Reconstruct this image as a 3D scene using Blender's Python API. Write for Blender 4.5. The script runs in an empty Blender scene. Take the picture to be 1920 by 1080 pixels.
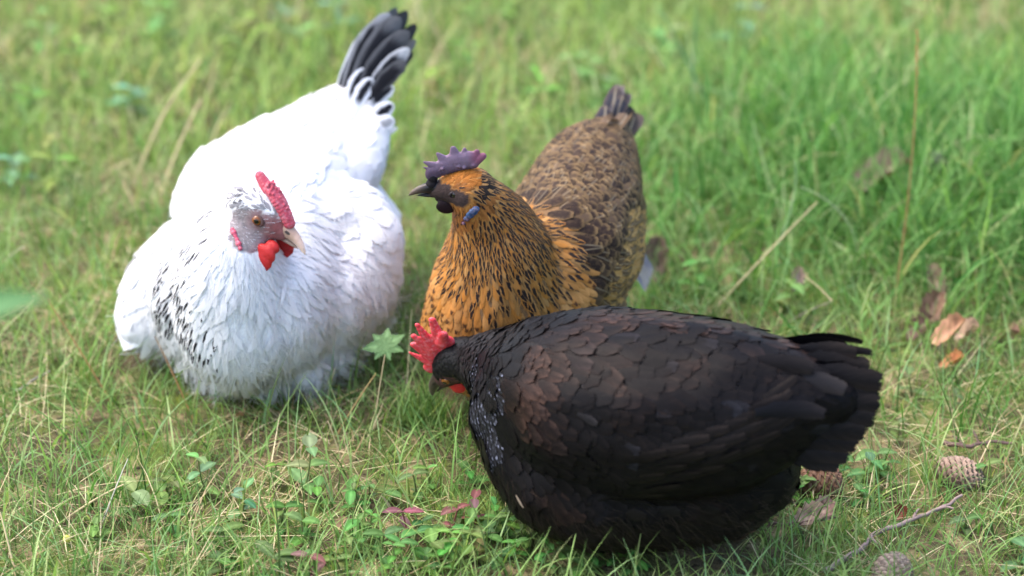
import bpy, bmesh, math, random
import numpy as np
from mathutils import Vector, Matrix, noise as mnoise
from mathutils.bvhtree import BVHTree

random.seed(7)
RNG = np.random.default_rng(7)
SC = bpy.context.scene
COL = SC.collection
R = math.radians

# ------------------------------------------------------------------ camera, sky, sun, exposure
H = 1.10
PITCH = R(27.0)
FPX = 85.0 / 36.0 * 1920.0
cam_d = bpy.data.cameras.new('camera')
cam = bpy.data.objects.new('camera', cam_d)
COL.objects.link(cam)
cam.location = (0, 0, H)
cam.rotation_euler = (math.pi / 2 - PITCH, 0, 0)
cam_d.lens = 85
cam_d.sensor_width = 36
cam_d.clip_start = 0.02
cam_d.clip_end = 300
cam_d.dof.use_dof = True
cam_d.dof.focus_distance = 2.03
cam_d.dof.aperture_fstop = 3.2
cam_d.dof.aperture_blades = 0
SC.camera = cam

SUN_EL, SUN_AZ = R(60), R(-80)      # azimuth measured from +Y (away from the camera) towards +X
world = bpy.data.worlds.new('World')
SC.world = world
world.use_nodes = True
wn = world.node_tree
bg = wn.nodes['Background']
sky = wn.nodes.new('ShaderNodeTexSky')
sky.sky_type = 'NISHITA'
sky.sun_disc = False
sky.sun_elevation = SUN_EL
sky.sun_rotation = SUN_AZ
sky.air_density = 1.0
sky.dust_density = 4.0
sky.ozone_density = 1.0
wn.links.new(sky.outputs[0], bg.inputs[0])
bg.inputs[1].default_value = 0.15
sl = bpy.data.lights.new('sun', 'SUN')
sl.energy = 0.55
sl.angle = R(60)
sl.color = (1.0, 0.97, 0.93)
sun = bpy.data.objects.new('sun', sl)
COL.objects.link(sun)
sdir = Vector((math.sin(SUN_AZ) * math.cos(SUN_EL), math.cos(SUN_AZ) * math.cos(SUN_EL), math.sin(SUN_EL)))
sun.rotation_euler = sdir.to_track_quat('Z', 'Y').to_euler()
SC.view_settings.view_transform = 'Standard'
SC.view_settings.look = 'None'
SC.view_settings.gamma = 1
SC.view_settings.exposure = 2.02
SC.cycles.transparent_max_bounces = 12
SC.cycles.max_bounces = 8
SC.cycles.diffuse_bounces = 4

# ------------------------------------------------------------------ geometry helpers
def W(px, py, z=0.0):
    """point of height z seen at photograph position (px, py)"""
    x, y = (px - 960) / FPX, -(py - 540) / FPX
    d = Vector((x, math.cos(PITCH) + y * math.sin(PITCH), -math.sin(PITCH) + y * math.cos(PITCH)))
    t = (z - H) / d.z
    return Vector((0, 0, H)) + d * t

def pxm(p):
    """metres covered by one photograph pixel at p"""
    d = (p.y) * math.cos(PITCH) + (H - p.z) * math.sin(PITCH)
    return d / FPX

def set_props(o, label=None, cat=None, group=None, kind=None):
    if label: o['label'] = label
    if cat: o['category'] = cat
    if group: o['group'] = group
    if kind: o['kind'] = kind
    return o

def thing(name, loc, label, cat, group=None):
    o = bpy.data.objects.new(name, None)
    COL.objects.link(o)
    o.location = loc
    o.empty_display_size = 0.02
    return set_props(o, label, cat, group)

def link_mesh(name, me, mat, parent=None, smooth=True):
    o = bpy.data.objects.new(name, me)
    COL.objects.link(o)
    if mat and not me.materials: me.materials.append(mat)
    if smooth:
        me.polygons.foreach_set('use_smooth', np.ones(len(me.polygons), dtype=bool))
    if parent is not None:
        o.parent = parent
        o.matrix_parent_inverse = Matrix.Translation(-parent.location)
    return o

def np_mesh(name, V, F, attrs=None):
    """V (n,3), F list of arrays (k,3)/(k,4); attrs: name -> (n,3|4)"""
    me = bpy.data.meshes.new(name)
    V = np.asarray(V, dtype=np.float32)
    Fs = [np.asarray(f, dtype=np.int32) for f in (F if isinstance(F, list) else [F]) if len(f)]
    me.vertices.add(len(V))
    me.vertices.foreach_set('co', V.ravel())
    loops = np.concatenate([f.ravel() for f in Fs])
    counts = np.concatenate([np.full(len(f), f.shape[1], dtype=np.int32) for f in Fs])
    starts = np.concatenate([[0], np.cumsum(counts)[:-1]]).astype(np.int32)
    me.loops.add(len(loops))
    me.loops.foreach_set('vertex_index', loops)
    me.polygons.add(len(counts))
    me.polygons.foreach_set('loop_start', starts)
    me.polygons.foreach_set('loop_total', counts)
    me.update(calc_edges=True)
    for k, a in (attrs or {}).items():
        a = np.asarray(a, dtype=np.float32)
        if a.shape[1] == 3: a = np.concatenate([a, np.ones((len(a), 1), np.float32)], 1)
        at = me.attributes.new(k, 'FLOAT_COLOR', 'POINT')
        at.data.foreach_set('color', a.ravel())
    return me

def remesh_blobs(spheres, voxel, smooth=6, M=None):
    """union of ellipsoids [(pos, (rx,ry,rz), optional rotation)] as one continuous surface"""
    bm = bmesh.new()
    for sp in spheres:
        p, r = sp[0], sp[1]
        if not hasattr(r, '__len__'): r = (r, r, r)
        rot = sp[2] if len(sp) > 2 and sp[2] is not None else Matrix.Identity(4)
        m = Matrix.Translation(p) @ rot.to_4x4() @ Matrix.Diagonal((r[0], r[1], r[2], 1))
        if M is not None: m = M @ m
        bmesh.ops.create_icosphere(bm, subdivisions=2, radius=1.0, matrix=m)
    me = bpy.data.meshes.new('blob_source')
    bm.to_mesh(me); bm.free()
    o = bpy.data.objects.new('blob_source', me)
    COL.objects.link(o)
    rm = o.modifiers.new('r', 'REMESH'); rm.mode = 'VOXEL'; rm.voxel_size = voxel
    sm = o.modifiers.new('s', 'SMOOTH'); sm.factor = 0.6; sm.iterations = smooth
    dg = bpy.context.evaluated_depsgraph_get()
    dg.update()
    res = bpy.data.meshes.new_from_object(o.evaluated_get(dg))
    bpy.data.objects.remove(o); bpy.data.meshes.remove(me)
    return res

def mesh_arrays(me):
    V = np.empty(len(me.vertices) * 3, np.float32); me.vertices.foreach_get('co', V); V = V.reshape(-1, 3)
    me.calc_loop_triangles()
    T = np.empty(len(me.loop_triangles) * 3, np.int32); me.loop_triangles.foreach_get('vertices', T)
    return V, T.reshape(-1, 3)

def chain(pts, n=5):
    out = []
    for a, b in zip(pts[:-1], pts[1:]):
        for k in range(n):
            t = k / n
            out.append((a[0].lerp(b[0], t), a[1] * (1 - t) + b[1] * t))
    out.append(pts[-1])
    return out

def smooth01(a, b, x):
    t = min(1, max(0, (x - a) / (b - a)))
    return t * t * (3 - 2 * t)

# ------------------------------------------------------------------ material helpers
class NT:
    def __init__(self, name):
        self.m = bpy.data.materials.new(name)
        self.m.use_nodes = True
        self.t = self.m.node_tree
        self.p = self.t.nodes['Principled BSDF']
        self.out = self.t.nodes['Material Output']
    def n(self, kind, **kw):
        nd = self.t.nodes.new(kind)
        for k, v in kw.items(): setattr(nd, k, v)
        return nd
    def l(self, a, b): self.t.links.new(a, b)
    def inp(self, sock, v):
        if hasattr(v, 'is_output'): self.l(v, sock)
        else: sock.default_value = v
    def math(self, op, a, b=None, c=None, clamp=False):
        nd = self.n('ShaderNodeMath', operation=op); nd.use_clamp = clamp
        for i, v in enumerate((a, b, c)):
            if v is not None: self.inp(nd.inputs[i], v)
        return nd.outputs[0]
    def sstep(self, x, a, b, lo=0.0, hi=1.0):
        nd = self.n('ShaderNodeMapRange', interpolation_type='SMOOTHSTEP')
        self.inp(nd.inputs['Value'], x)
        if a < b: vals = (a, b, lo, hi)
        else: vals = (b, a, hi, lo)
        for k, v in zip(('From Min', 'From Max', 'To Min', 'To Max'), vals): nd.inputs[k].default_value = v
        return nd.outputs['Result']
    def mix(self, f, a, b, mode='MIX'):
        nd = self.n('ShaderNodeMix', data_type='RGBA', blend_type=mode)
        self.inp(nd.inputs[0], f); self.inp(nd.inputs[6], a); self.inp(nd.inputs[7], b)
        return nd.outputs[2]
    def attr(self, name):
        return self.n('ShaderNodeAttribute', attribute_name=name, attribute_type='GEOMETRY')
    def noise(self, scale, detail=3, vec=None, rough=0.6):
        nd = self.n('ShaderNodeTexNoise')
        nd.inputs['Scale'].default_value = scale; nd.inputs['Detail'].default_value = detail
        nd.inputs['Roughness'].default_value = rough
        if vec is not None: self.l(vec, nd.inputs['Vector'])
        return nd.outputs['Fac']
    def bump(self, h, strength, dist=0.001):
        nd = self.n('ShaderNodeBump'); nd.inputs['Strength'].default_value = strength
        nd.inputs['Distance'].default_value = dist
        self.l(h, nd.inputs['Height']); self.l(nd.outputs[0], self.p.inputs['Normal'])

def feather_material(name, rough=0.55, spec=0.35, fray=0.6, transl=0.12, sheen=0.0, barb_amt=0.36, blotch=0.0, soft=False):
    n = NT(name)
    fuv = n.attr('fuv'); sep = n.n('ShaderNodeSeparateXYZ'); n.l(fuv.outputs['Vector'], sep.inputs[0])
    u = n.math('MULTIPLY_ADD', sep.outputs[0], 2.0, -1.0)
    v = sep.outputs[1]; rnd = sep.outputs[2]
    au = n.math('ABSOLUTE', u)
    cmb = n.n('ShaderNodeCombineXYZ')
    n.l(n.math('SUBTRACT', n.math('MULTIPLY', v, 26.0), n.math('MULTIPLY', au, 9.0)), cmb.inputs[0])
    n.l(n.math('MULTIPLY', u, 1.6), cmb.inputs[1]); n.l(n.math('MULTIPLY', rnd, 80.0), cmb.inputs[2])
    barb = n.noise(1.0, 2, cmb.outputs[0])
    wob = n.math('MULTIPLY_ADD', barb, 0.5, -0.25)
    auw = n.math('ADD', au, wob); vw = n.math('ADD', v, n.math('MULTIPLY', wob, 0.4))
    pat = n.attr('pat'); ps = n.n('ShaderNodeSeparateColor'); n.l(pat.outputs['Color'], ps.inputs[0])
    streak = n.math('MULTIPLY', n.math('MULTIPLY', n.sstep(auw, 0.62, 0.34), n.sstep(vw, 0.22, 0.42)), n.math('MULTIPLY', n.sstep(vw, 1.0, 0.86), ps.outputs[0]))
    lace = n.math('MULTIPLY', n.math('MAXIMUM', n.sstep(auw, 0.5, 0.85), n.sstep(vw, 0.74, 0.9)) if not soft else n.math('MULTIPLY', n.sstep(vw, 0.35, 1.0), n.sstep(auw, -0.3, 1.0)), ps.outputs[1])
    tip = n.math('MULTIPLY', n.math('MULTIPLY', n.sstep(vw, 0.66, 0.8), n.sstep(auw, 0.8, 0.5)), ps.outputs[2])
    mask = n.math('ADD', n.math('ADD', streak, lace), tip, clamp=True)
    ca = n.attr('colA').outputs['Color']; cb = n.attr('colB').outputs['Color']
    col = n.mix(mask, ca, cb)
    sh = n.math('MULTIPLY', n.sstep(au, 0.16, 0.06), pat.outputs['Alpha'])
    col = n.mix(sh, col, (0.62, 0.5, 0.32, 1))
    pn = n.noise(260, 2, n.n('ShaderNodeTexCoord').outputs['Object'])
    col = n.mix(n.math('MULTIPLY', n.sstep(pn, .48, .62), blotch), col, cb)
    val = n.math('MULTIPLY_ADD', barb, barb_amt, 1 - barb_amt * .5)
    col = n.mix(1.0, col, val, 'MULTIPLY')
    n.l(col, n.p.inputs['Base Color'])
    n.p.inputs['Roughness'].default_value = rough
    n.p.inputs['Specular IOR Level'].default_value = spec
    if sheen:
        n.p.inputs['Sheen Weight'].default_value = sheen
        n.p.inputs['Sheen Roughness'].default_value = 0.4
    n.bump(barb, 0.35, 0.0006)
    tr = n.n('ShaderNodeBsdfTranslucent'); n.l(col, tr.inputs[0])
    mx = n.n('ShaderNodeMixShader'); mx.inputs[0].default_value = transl
    n.l(n.p.outputs[0], mx.inputs[1]); n.l(tr.outputs[0], mx.inputs[2])
    last = mx.outputs[0]
    if fray > 0:
        edge = n.math('MAXIMUM', n.sstep(au, 0.55, 1.0), n.sstep(v, 0.8, 1.0))
        hole = n.math('GREATER_THAN', n.math('ADD', n.math('MULTIPLY', edge, fray), n.math('MULTIPLY', barb, 0.8)), 0.86)
        tp = n.n('ShaderNodeBsdfTransparent')
        m2 = n.n('ShaderNodeMixShader'); n.l(hole, m2.inputs[0]); n.l(last, m2.inputs[1]); n.l(tp.outputs[0], m2.inputs[2])
        last = m2.outputs[0]
    n.l(last, n.out.inputs[0])
    return n.m

def skin_material(name, rough=0.45, sss=0.25, bump=0.5, scale=900, mottle=None, mottle_amt=0.4, spec=.3):
    n = NT(name)
    n.p.inputs['Specular IOR Level'].default_value = spec
    c = n.attr('col').outputs['Color']
    tc = n.n('ShaderNodeTexCoord').outputs['Object']
    f = n.noise(scale, 3, tc)
    if mottle:
        f2 = n.noise(scale * 0.25, 4, tc)
        c = n.mix(n.math('MULTIPLY', n.sstep(f2, 0.45, 0.7), mottle_amt), c, mottle)
    c = n.mix(1.0, c, n.math('MULTIPLY_ADD', f, 0.5, 0.75), 'MULTIPLY')
    n.l(c, n.p.inputs['Base Color'])
    n.p.inputs['Roughness'].default_value = rough
    n.p.inputs['Subsurface Weight'].default_value = sss
    n.p.inputs['Subsurface Radius'].default_value = (1.0, 0.3, 0.2)
    n.p.inputs['Subsurface Scale'].default_value = 0.003
    n.bump(f, bump, 0.0008)
    return n.m

M_SKIN = skin_material('bare_skin', 0.5, 0.2, 0.6, 700)
M_COMB = skin_material('comb_skin', 0.42, 0.3, 0.7, 1100, (0.75, 0.5, 0.55, 1), 0.22)
M_DUSKY = skin_material('dusky_comb_skin', 0.6, 0.1, 0.7, 1100, spec=.15)
M_WATTLE = skin_material('wattle_skin', 0.45, 0.35, 0.6, 900)
M_HORN = skin_material('beak_horn', 0.35, 0.1, 0.15, 400)
M_EYE = skin_material('eye', 0.06, 0.0, 0.0, 10, spec=.5)
M_DARK = skin_material('dark_skin', 0.55, 0.0, 0.8, 900, spec=.15)
M_FW = feather_material('white_plumage', 0.8, 0.1, 0.75, 0.25, barb_amt=.16)
M_FB = feather_material('brown_plumage', 0.55, 0.12, 0.6, 0.06, barb_amt=.5)
M_FBB = feather_material('brown_back_plumage', 0.6, 0.08, 0.7, 0.06, barb_amt=.5, blotch=.16)
M_FK = feather_material('black_plumage', 0.45, 0.07, 0.8, 0.02, barb_amt=.9, blotch=.0, soft=True)
M_FKN = feather_material('black_neck_plumage', 0.5, 0.2, 0.5, 0.02, barb_amt=.5)
M_FT = feather_material('white_tail_plumage', 0.6, 0.08, 0.25, 0.04)
def body_material(name, rough=0.8):
    n = NT(name)
    c = n.attr('col').outputs['Color']
    f = n.noise(500, 3, n.n('ShaderNodeTexCoord').outputs['Object'])
    n.l(n.mix(1.0, c, n.math('MULTIPLY_ADD', f, 0.5, 0.75), 'MULTIPLY'), n.p.inputs['Base Color'])
    n.p.inputs['Roughness'].default_value = rough
    n.p.inputs['Specular IOR Level'].default_value = 0.25
    n.bump(f, 0.7, 0.001)
    return n.m
M_BODY = body_material('down_and_skin')

def color_verts(me, fn):
    V, _ = mesh_arrays(me)
    a = np.array([tuple(fn(Vector(v))) + (1.0,) for v in V], np.float32)
    at = me.attributes.new('col', 'FLOAT_COLOR', 'POINT')
    at.data.foreach_set('color', a.ravel())

# ------------------------------------------------------------------ feathers
class Plumage:
    """collects feathers; each is a curved vane with shaft, laid on the bird's surface"""
    S = np.array([0, .18, .38, .58, .76, .90, 1.0])
    def __init__(self, bvh, flow):
        self.bvh, self.flow = bvh, flow
        self.V, self.F, self.A, self.B, self.P, self.U, self.N = [], [], [], [], [], [], []
        self.n = 0
    def profile(self, s, point):
        r = 0.45 + 0.55 * min(1, s / 0.55)
        if s > 0.5:
            t = (s - 0.5) / 0.5
            r *= math.sqrt(max(0, 1 - t ** (2.4 - 1.2 * point))) * (1 - point * 0.35 * t)
        return max(r, 0.06)
    def emit(self, pos, nor, side, w, A, B, P, point=0.3, arch=0.25, rnd=None, S=None):
        rnd = random.random() if rnd is None else rnd
        S = self.S if S is None else S
        k = len(pos)
        skew = random.uniform(-.12, .12)
        for i in range(k):
            s = S[i]
            pw = w * self.profile(s, point)
            j = 1 + random.uniform(-.10, .10)
            p, n_, sd = pos[i], nor[i], side[i]
            l = p - sd * pw * j * (1 + skew) - n_ * pw * arch
            r = p + sd * pw * j * (1 - skew) - n_ * pw * arch
            self.V += [l, p, r]
            tl = sd * (arch * 1.1)
            self.N += [n_ - tl, n_, n_ + tl]
            self.U += [(0, s, rnd), (0.5, s, rnd), (1, s, rnd)]
        self.A += [A] * (3 * k); self.B += [B] * (3 * k); self.P += [P] * (3 * k)
        b = self.n
        for i in range(k - 1):
            q = b + 3 * i
            self.F += [(q, q + 3, q + 4, q + 1), (q + 1, q + 4, q + 5, q + 2)]
        self.n += 3 * k
    def lay(self, p, L, w, lift, A, B, P, point=0.3, spread=0.15, h0=0.0, arch=0.25, T=None, grav=0.0):
        S = self.S
        loc, nrm, _, _ = self.bvh.find_nearest(p)
        if loc is None: return
        T0 = self.flow(loc) if T is None else T
        T0 = T0 - nrm * T0.dot(nrm)
        if T0.length < 1e-6: return
        T0.normalize()
        sd = nrm.cross(T0)
        a = random.gauss(0, spread)
        T0 = (T0 * math.cos(a) + sd * math.sin(a)).normalized()
        pos, nor, side = [], [], []
        q = loc.copy(); N = nrm
        for i, s in enumerate(S):
            if i:
                q = q + T0 * L * (S[i] - S[i - 1])
                l2, n2, _, _ = self.bvh.find_nearest(q)
                N = (N + n2 * 1.5).normalized()
                q = l2
                T0 = (T0 - N * T0.dot(N)).normalized()
            sd = N.cross(T0).normalized()
            pos.append(q + N * (h0 + lift * L * s) + Vector((0, 0, -grav * L * s * s)))
            nor.append(N); side.append(sd)
        self.emit(pos, nor, side, w, A, B, P, point, arch)
    def quill(self, p0, p1, p2, w, nrm, A, B, P, point=0.3, arch=0.25):
        """big flight or tail feather along a bezier"""
        S = np.array([0, .12, .28, .45, .6, .74, .85, .93, .98, 1.0])
        pos, nor, side = [], [], []
        for s in S:
            q = p0 * (1 - s) ** 2 + p1 * 2 * s * (1 - s) + p2 * s * s
            T = ((p1 - p0) * (1 - s) + (p2 - p1) * s).normalized()
            N = (nrm - T * nrm.dot(T)).normalized()
            pos.append(q); nor.append(N); side.append(N.cross(T).normalized())
        self.emit(pos, nor, side, w, A, B, P, point, arch, S=S)
    def strand(self, p, L, w, lift, A, T=None, spread=0.5, curl=0.3):
        """single loose barb of down"""
        loc, nrm, _, _ = self.bvh.find_nearest(p)
        T0 = self.flow(loc) if T is None else T
        T0 = (T0 - nrm * T0.dot(nrm))
        if T0.length < 1e-6: return
        T0.normalize(); sd = nrm.cross(T0)
        a = random.gauss(0, spread * .45) + mnoise.noise(p * 75) * spread * 3.2
        lift = lift * (1 + 1.2 * mnoise.noise(p * 60 + Vector((7, 3, 1))))
        T0 = T0 * math.cos(a) + sd * math.sin(a)
        d = (T0 * math.cos(lift) + nrm * math.sin(lift)).normalized()
        c = (sd * random.gauss(0, curl) + Vector((0, 0, -0.25)) - nrm * 0.2)
        b = self.n; rnd = random.random()
        vv = Vector((random.gauss(0, 1), random.gauss(0, 1), random.gauss(0, 1)))
        s2 = (d.cross(nrm) + d.cross(vv) * .25).normalized()
        for s in (0, .35, .7, 1.0):
            q = loc + d * L * s + c * L * s * s
            ww = w * (1 - 0.85 * s)
            self.V += [q - s2 * ww, q + s2 * ww]
            self.U += [(0.45, 0.1, rnd), (0.55, 0.1, rnd)]
            nj = nrm + d * .25 * s; self.N += [nj, nj]
        self.A += [A] * 8; self.B += [A] * 8; self.P += [(0, 0, 0, 0)] * 8
        for i in range(3):
            q = b + 2 * i
            self.F.append((q, q + 1, q + 3, q + 2))
        self.n += 8
    def build_each(self, name, mat, parent):
        k = 30
        for i in range(0, self.n, k):
            q = Plumage(self.bvh, self.flow)
            q.V, q.A, q.B, q.P, q.U, q.N = [x[i:i + k] for x in (self.V, self.A, self.B, self.P, self.U, self.N)]
            q.F = [tuple(j - i for j in f) for f in self.F if i <= f[0] < i + k]
            q.build(name, mat, parent)
    def build(self, name, mat, parent):
        me = np_mesh(name, np.array([tuple(v) for v in self.V]), np.array(self.F),
                     {'colA': np.array(self.A), 'colB': np.array(self.B), 'pat': np.array(self.P), 'fuv': np.array(self.U)})
        o = link_mesh(name, me, mat, parent)
        me.normals_split_custom_set_from_vertices([tuple(v.normalized()) for v in self.N])
        return o

def sample_surface(V, T, spacing_fn, seed=1, n_try=90000):
    rg = np.random.default_rng(seed)
    a = V[T[:, 0]]; b = V[T[:, 1]]; c = V[T[:, 2]]
    nn = np.cross(b - a, c - a); ar = np.linalg.norm(nn, axis=1)
    nn = nn / np.maximum(ar[:, None], 1e-12)
    idx = rg.choice(len(T), n_try, p=ar / ar.sum())
    r1 = np.sqrt(rg.random(n_try)); r2 = rg.random(n_try)
    P = a[idx] * (1 - r1)[:, None] + b[idx] * (r1 * (1 - r2))[:, None] + c[idx] * (r1 * r2)[:, None]
    N = nn[idx]
    grid = {}; out = []
    cs = 0.02
    for p, n_ in zip(P, N):
        if p[2] < 0.0: continue
        r = spacing_fn(p)
        if r is None: continue
        k = (int(math.floor(p[0] / cs)), int(math.floor(p[1] / cs)), int(math.floor(p[2] / cs)))
        ok = True
        for dx in (-1, 0, 1):
            for dy in (-1, 0, 1):
                for dz in (-1, 0, 1):
                    for q in grid.get((k[0] + dx, k[1] + dy, k[2] + dz), ()):
                        if (q[0] - p[0]) ** 2 + (q[1] - p[1]) ** 2 + (q[2] - p[2]) ** 2 < r * r:
                            ok = False; break
                    if not ok: break
                if not ok: break
            if not ok: break
        if ok:
            grid.setdefault(k, []).append(p)
            out.append((Vector(p), Vector(n_)))
    return out

def make_flow(pairs, power=2.0):
    src = np.array([tuple(a) for a, b in pairs]); vec = np.array([tuple((b - a).normalized()) for a, b in pairs])
    def flow(p):
        d = ((src - np.array(p)) ** 2).sum(1) + 1e-5
        w = 1 / d ** power
        v = (vec * w[:, None]).sum(0)
        return Vector(v)
    return flow

def surf(bvh, px, py):
    o = Vector((0, 0, H)); d = (W(px, py, 0) - o).normalized()
    h = bvh.ray_cast(o, d)
    return h[0] if h[0] is not None else W(px, py, .1)

# ------------------------------------------------------------------ head pieces
def ell(p, r, rot=None): return (Vector(p), r, rot)

def head_matrix(eye_mid, f, up, s):
    f = Vector(f).normalized(); up = Vector(up); up = (up - f * up.dot(f)).normalized()
    left = up.cross(f)
    M = Matrix((( f.x, left.x, up.x, eye_mid.x), (f.y, left.y, up.y, eye_mid.y), (f.z, left.z, up.z, eye_mid.z), (0, 0, 0, 1)))
    return M @ Matrix.Scale(s, 4)

def skull_spheres(M, s):
    L = [(-.016, 0, .0, .0185), (-.008, 0, .001, .0180), (.000, 0, .0005, .0158), (.007, 0, -.001, .0130), (.013, 0, -.0025, .0100), (.018, 0, -.0025, .0075)]
    return [(M @ Vector(q[:3]), q[3] * s * 0.97) for q in L]

def make_beak(M, parent, upper, lower, tipc, nostril=(0.02, 0.015, 0.015)):
    sp = []
    for k in range(14):
        t = k / 13
        x = .014 + .0255 * t
        r = .0064 * (1 - t) ** 0.75 + .0009
        z = .0005 + .0015 * math.sin(t * 2.2) - .0065 * t ** 2.4
        sp.append(ell((x, 0, z), (r * 1.0, r * 0.78, r * 0.95)))
    me = remesh_blobs(sp, 0.0006, 4, M)
    Mi = M.inverted()
    def cf(p):
        q = Mi @ p
        t = smooth01(.022, .037, q.x)
        c = Vector(upper).lerp(Vector(tipc), t)
        dn = ((q.x - .0215) / .0022) ** 2 + ((q.z - .0025) / .0012) ** 2
        if dn < 1: c = Vector(nostril)
        return c
    color_verts(me, cf)
    link_mesh('upper_beak', me, M_HORN, parent)
    sp = []
    for k in range(10):
        t = k / 9
        x = .012 + .021 * t
        r = .0045 * (1 - t) ** 0.8 + .0008
        sp.append(ell((x, 0, -.0062 + .0008 * t), (r, r * 0.85, r * 0.62)))
    me = remesh_blobs(sp, 0.0006, 4, M)
    color_verts(me, lambda p: lower)
    link_mesh('lower_beak', me, M_HORN, parent)

def make_eye(M, side, parent, iris, lid, s, open_=1.0):
    c = Vector((0, side * .0118, .0005))
    bm = bmesh.new()
    bmesh.ops.create_uvsphere(bm, u_segments=40, v_segments=28, radius=.0046, matrix=M @ Matrix.Translation(c))
    me = bpy.data.meshes.new('eye'); bm.to_mesh(me); bm.free()
    Mi = M.inverted()
    ax = Vector((.22, side * 1.0, .12)).normalized()
    def cf(p):
        q = (Mi @ p - c).normalized()
        d = math.acos(max(-1, min(1, q.dot(ax))))
        if d < .42: return (0.004, 0.004, 0.004)
        if d < .95: return Vector(iris) * (0.75 + 0.4 * (d - .42))
        return (0.03, 0.015, 0.012)
    color_verts(me, cf)
    link_mesh('eye', me, M_EYE, parent)
    # lids: a soft ring round the opening
    sp = []
    for k in range(30):
        a = 2 * math.pi * k / 30
        x, z = .0050 * math.cos(a), .0042 * open_ * math.sin(a)
        sp.append(ell((c.x + x, c.y + side * .0014, c.z + z), .00125 if z < 0 else .0015))
    me = remesh_blobs(sp, 0.0005, 2, M)
    color_verts(me, lambda p: lid)
    link_mesh('eyelid', me, M_SKIN, parent)

def make_lobe(name, M, parts, col, parent, mat, voxel=.0007, cf=None, smooth=5):
    me = remesh_blobs(parts, voxel, smooth, M)
    color_verts(me, cf or (lambda p: col))
    return link_mesh(name, me, mat, parent)

def spike(a, b, r0, r1, ty=0.5, n=7, y=0.0, bend=0.0):
    out = []
    for k in range(n):
        t = k / (n - 1)
        r = r0 * (1 - t) + r1 * t
        out.append(ell((a[0] + (b[0] - a[0]) * t, y + bend * t * t, a[1] + (b[1] - a[1]) * t), (r, max(r * ty, .0008), r)))
    return out

def C(*rgb): return tuple(rgb) + (1.0,)
def jit(c, a=0.12):
    k = 1 + random.uniform(-a, a)
    return (c[0] * k, c[1] * k, c[2] * k, 1.0)
def mixc(a, b, t): return tuple(a[i] * (1 - t) + b[i] * t for i in range(3)) + (1.0,)

def build_body(name_parent, blob_chains, extra, voxel=0.004, smooth=10):
    sp = []
    for ch in blob_chains:
        pts = []
        for (px, py, z, r) in ch:
            p = W(px, py, z); pts.append((p, r * pxm(p)))
        for p, r in chain(pts, 5): sp.append((p, r))
    sp += extra
    me = remesh_blobs(sp, voxel, smooth)
    return me

FOOT = set()
def footprint(me, hz=0.032):
    V, _ = mesh_arrays(me)
    for v in V:
        if v[2] < hz:
            FOOT.add((int(math.floor(v[0] / .01)), int(math.floor(v[1] / .01))))

def fl(*quads):
    return [(W(a, b, c), W(d, e, f)) for (a, b, c, d, e, f) in quads]

# ================================================================== HENS
def zone(p, a, rad):
    """1 at the anchor, falling to 0 at rad"""
    return max(0.0, 1 - (p - a).length / rad)

def finish_body(me, root, cf):
    color_verts(me, cf)
    link_mesh('body', me, M_BODY, root)

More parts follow.
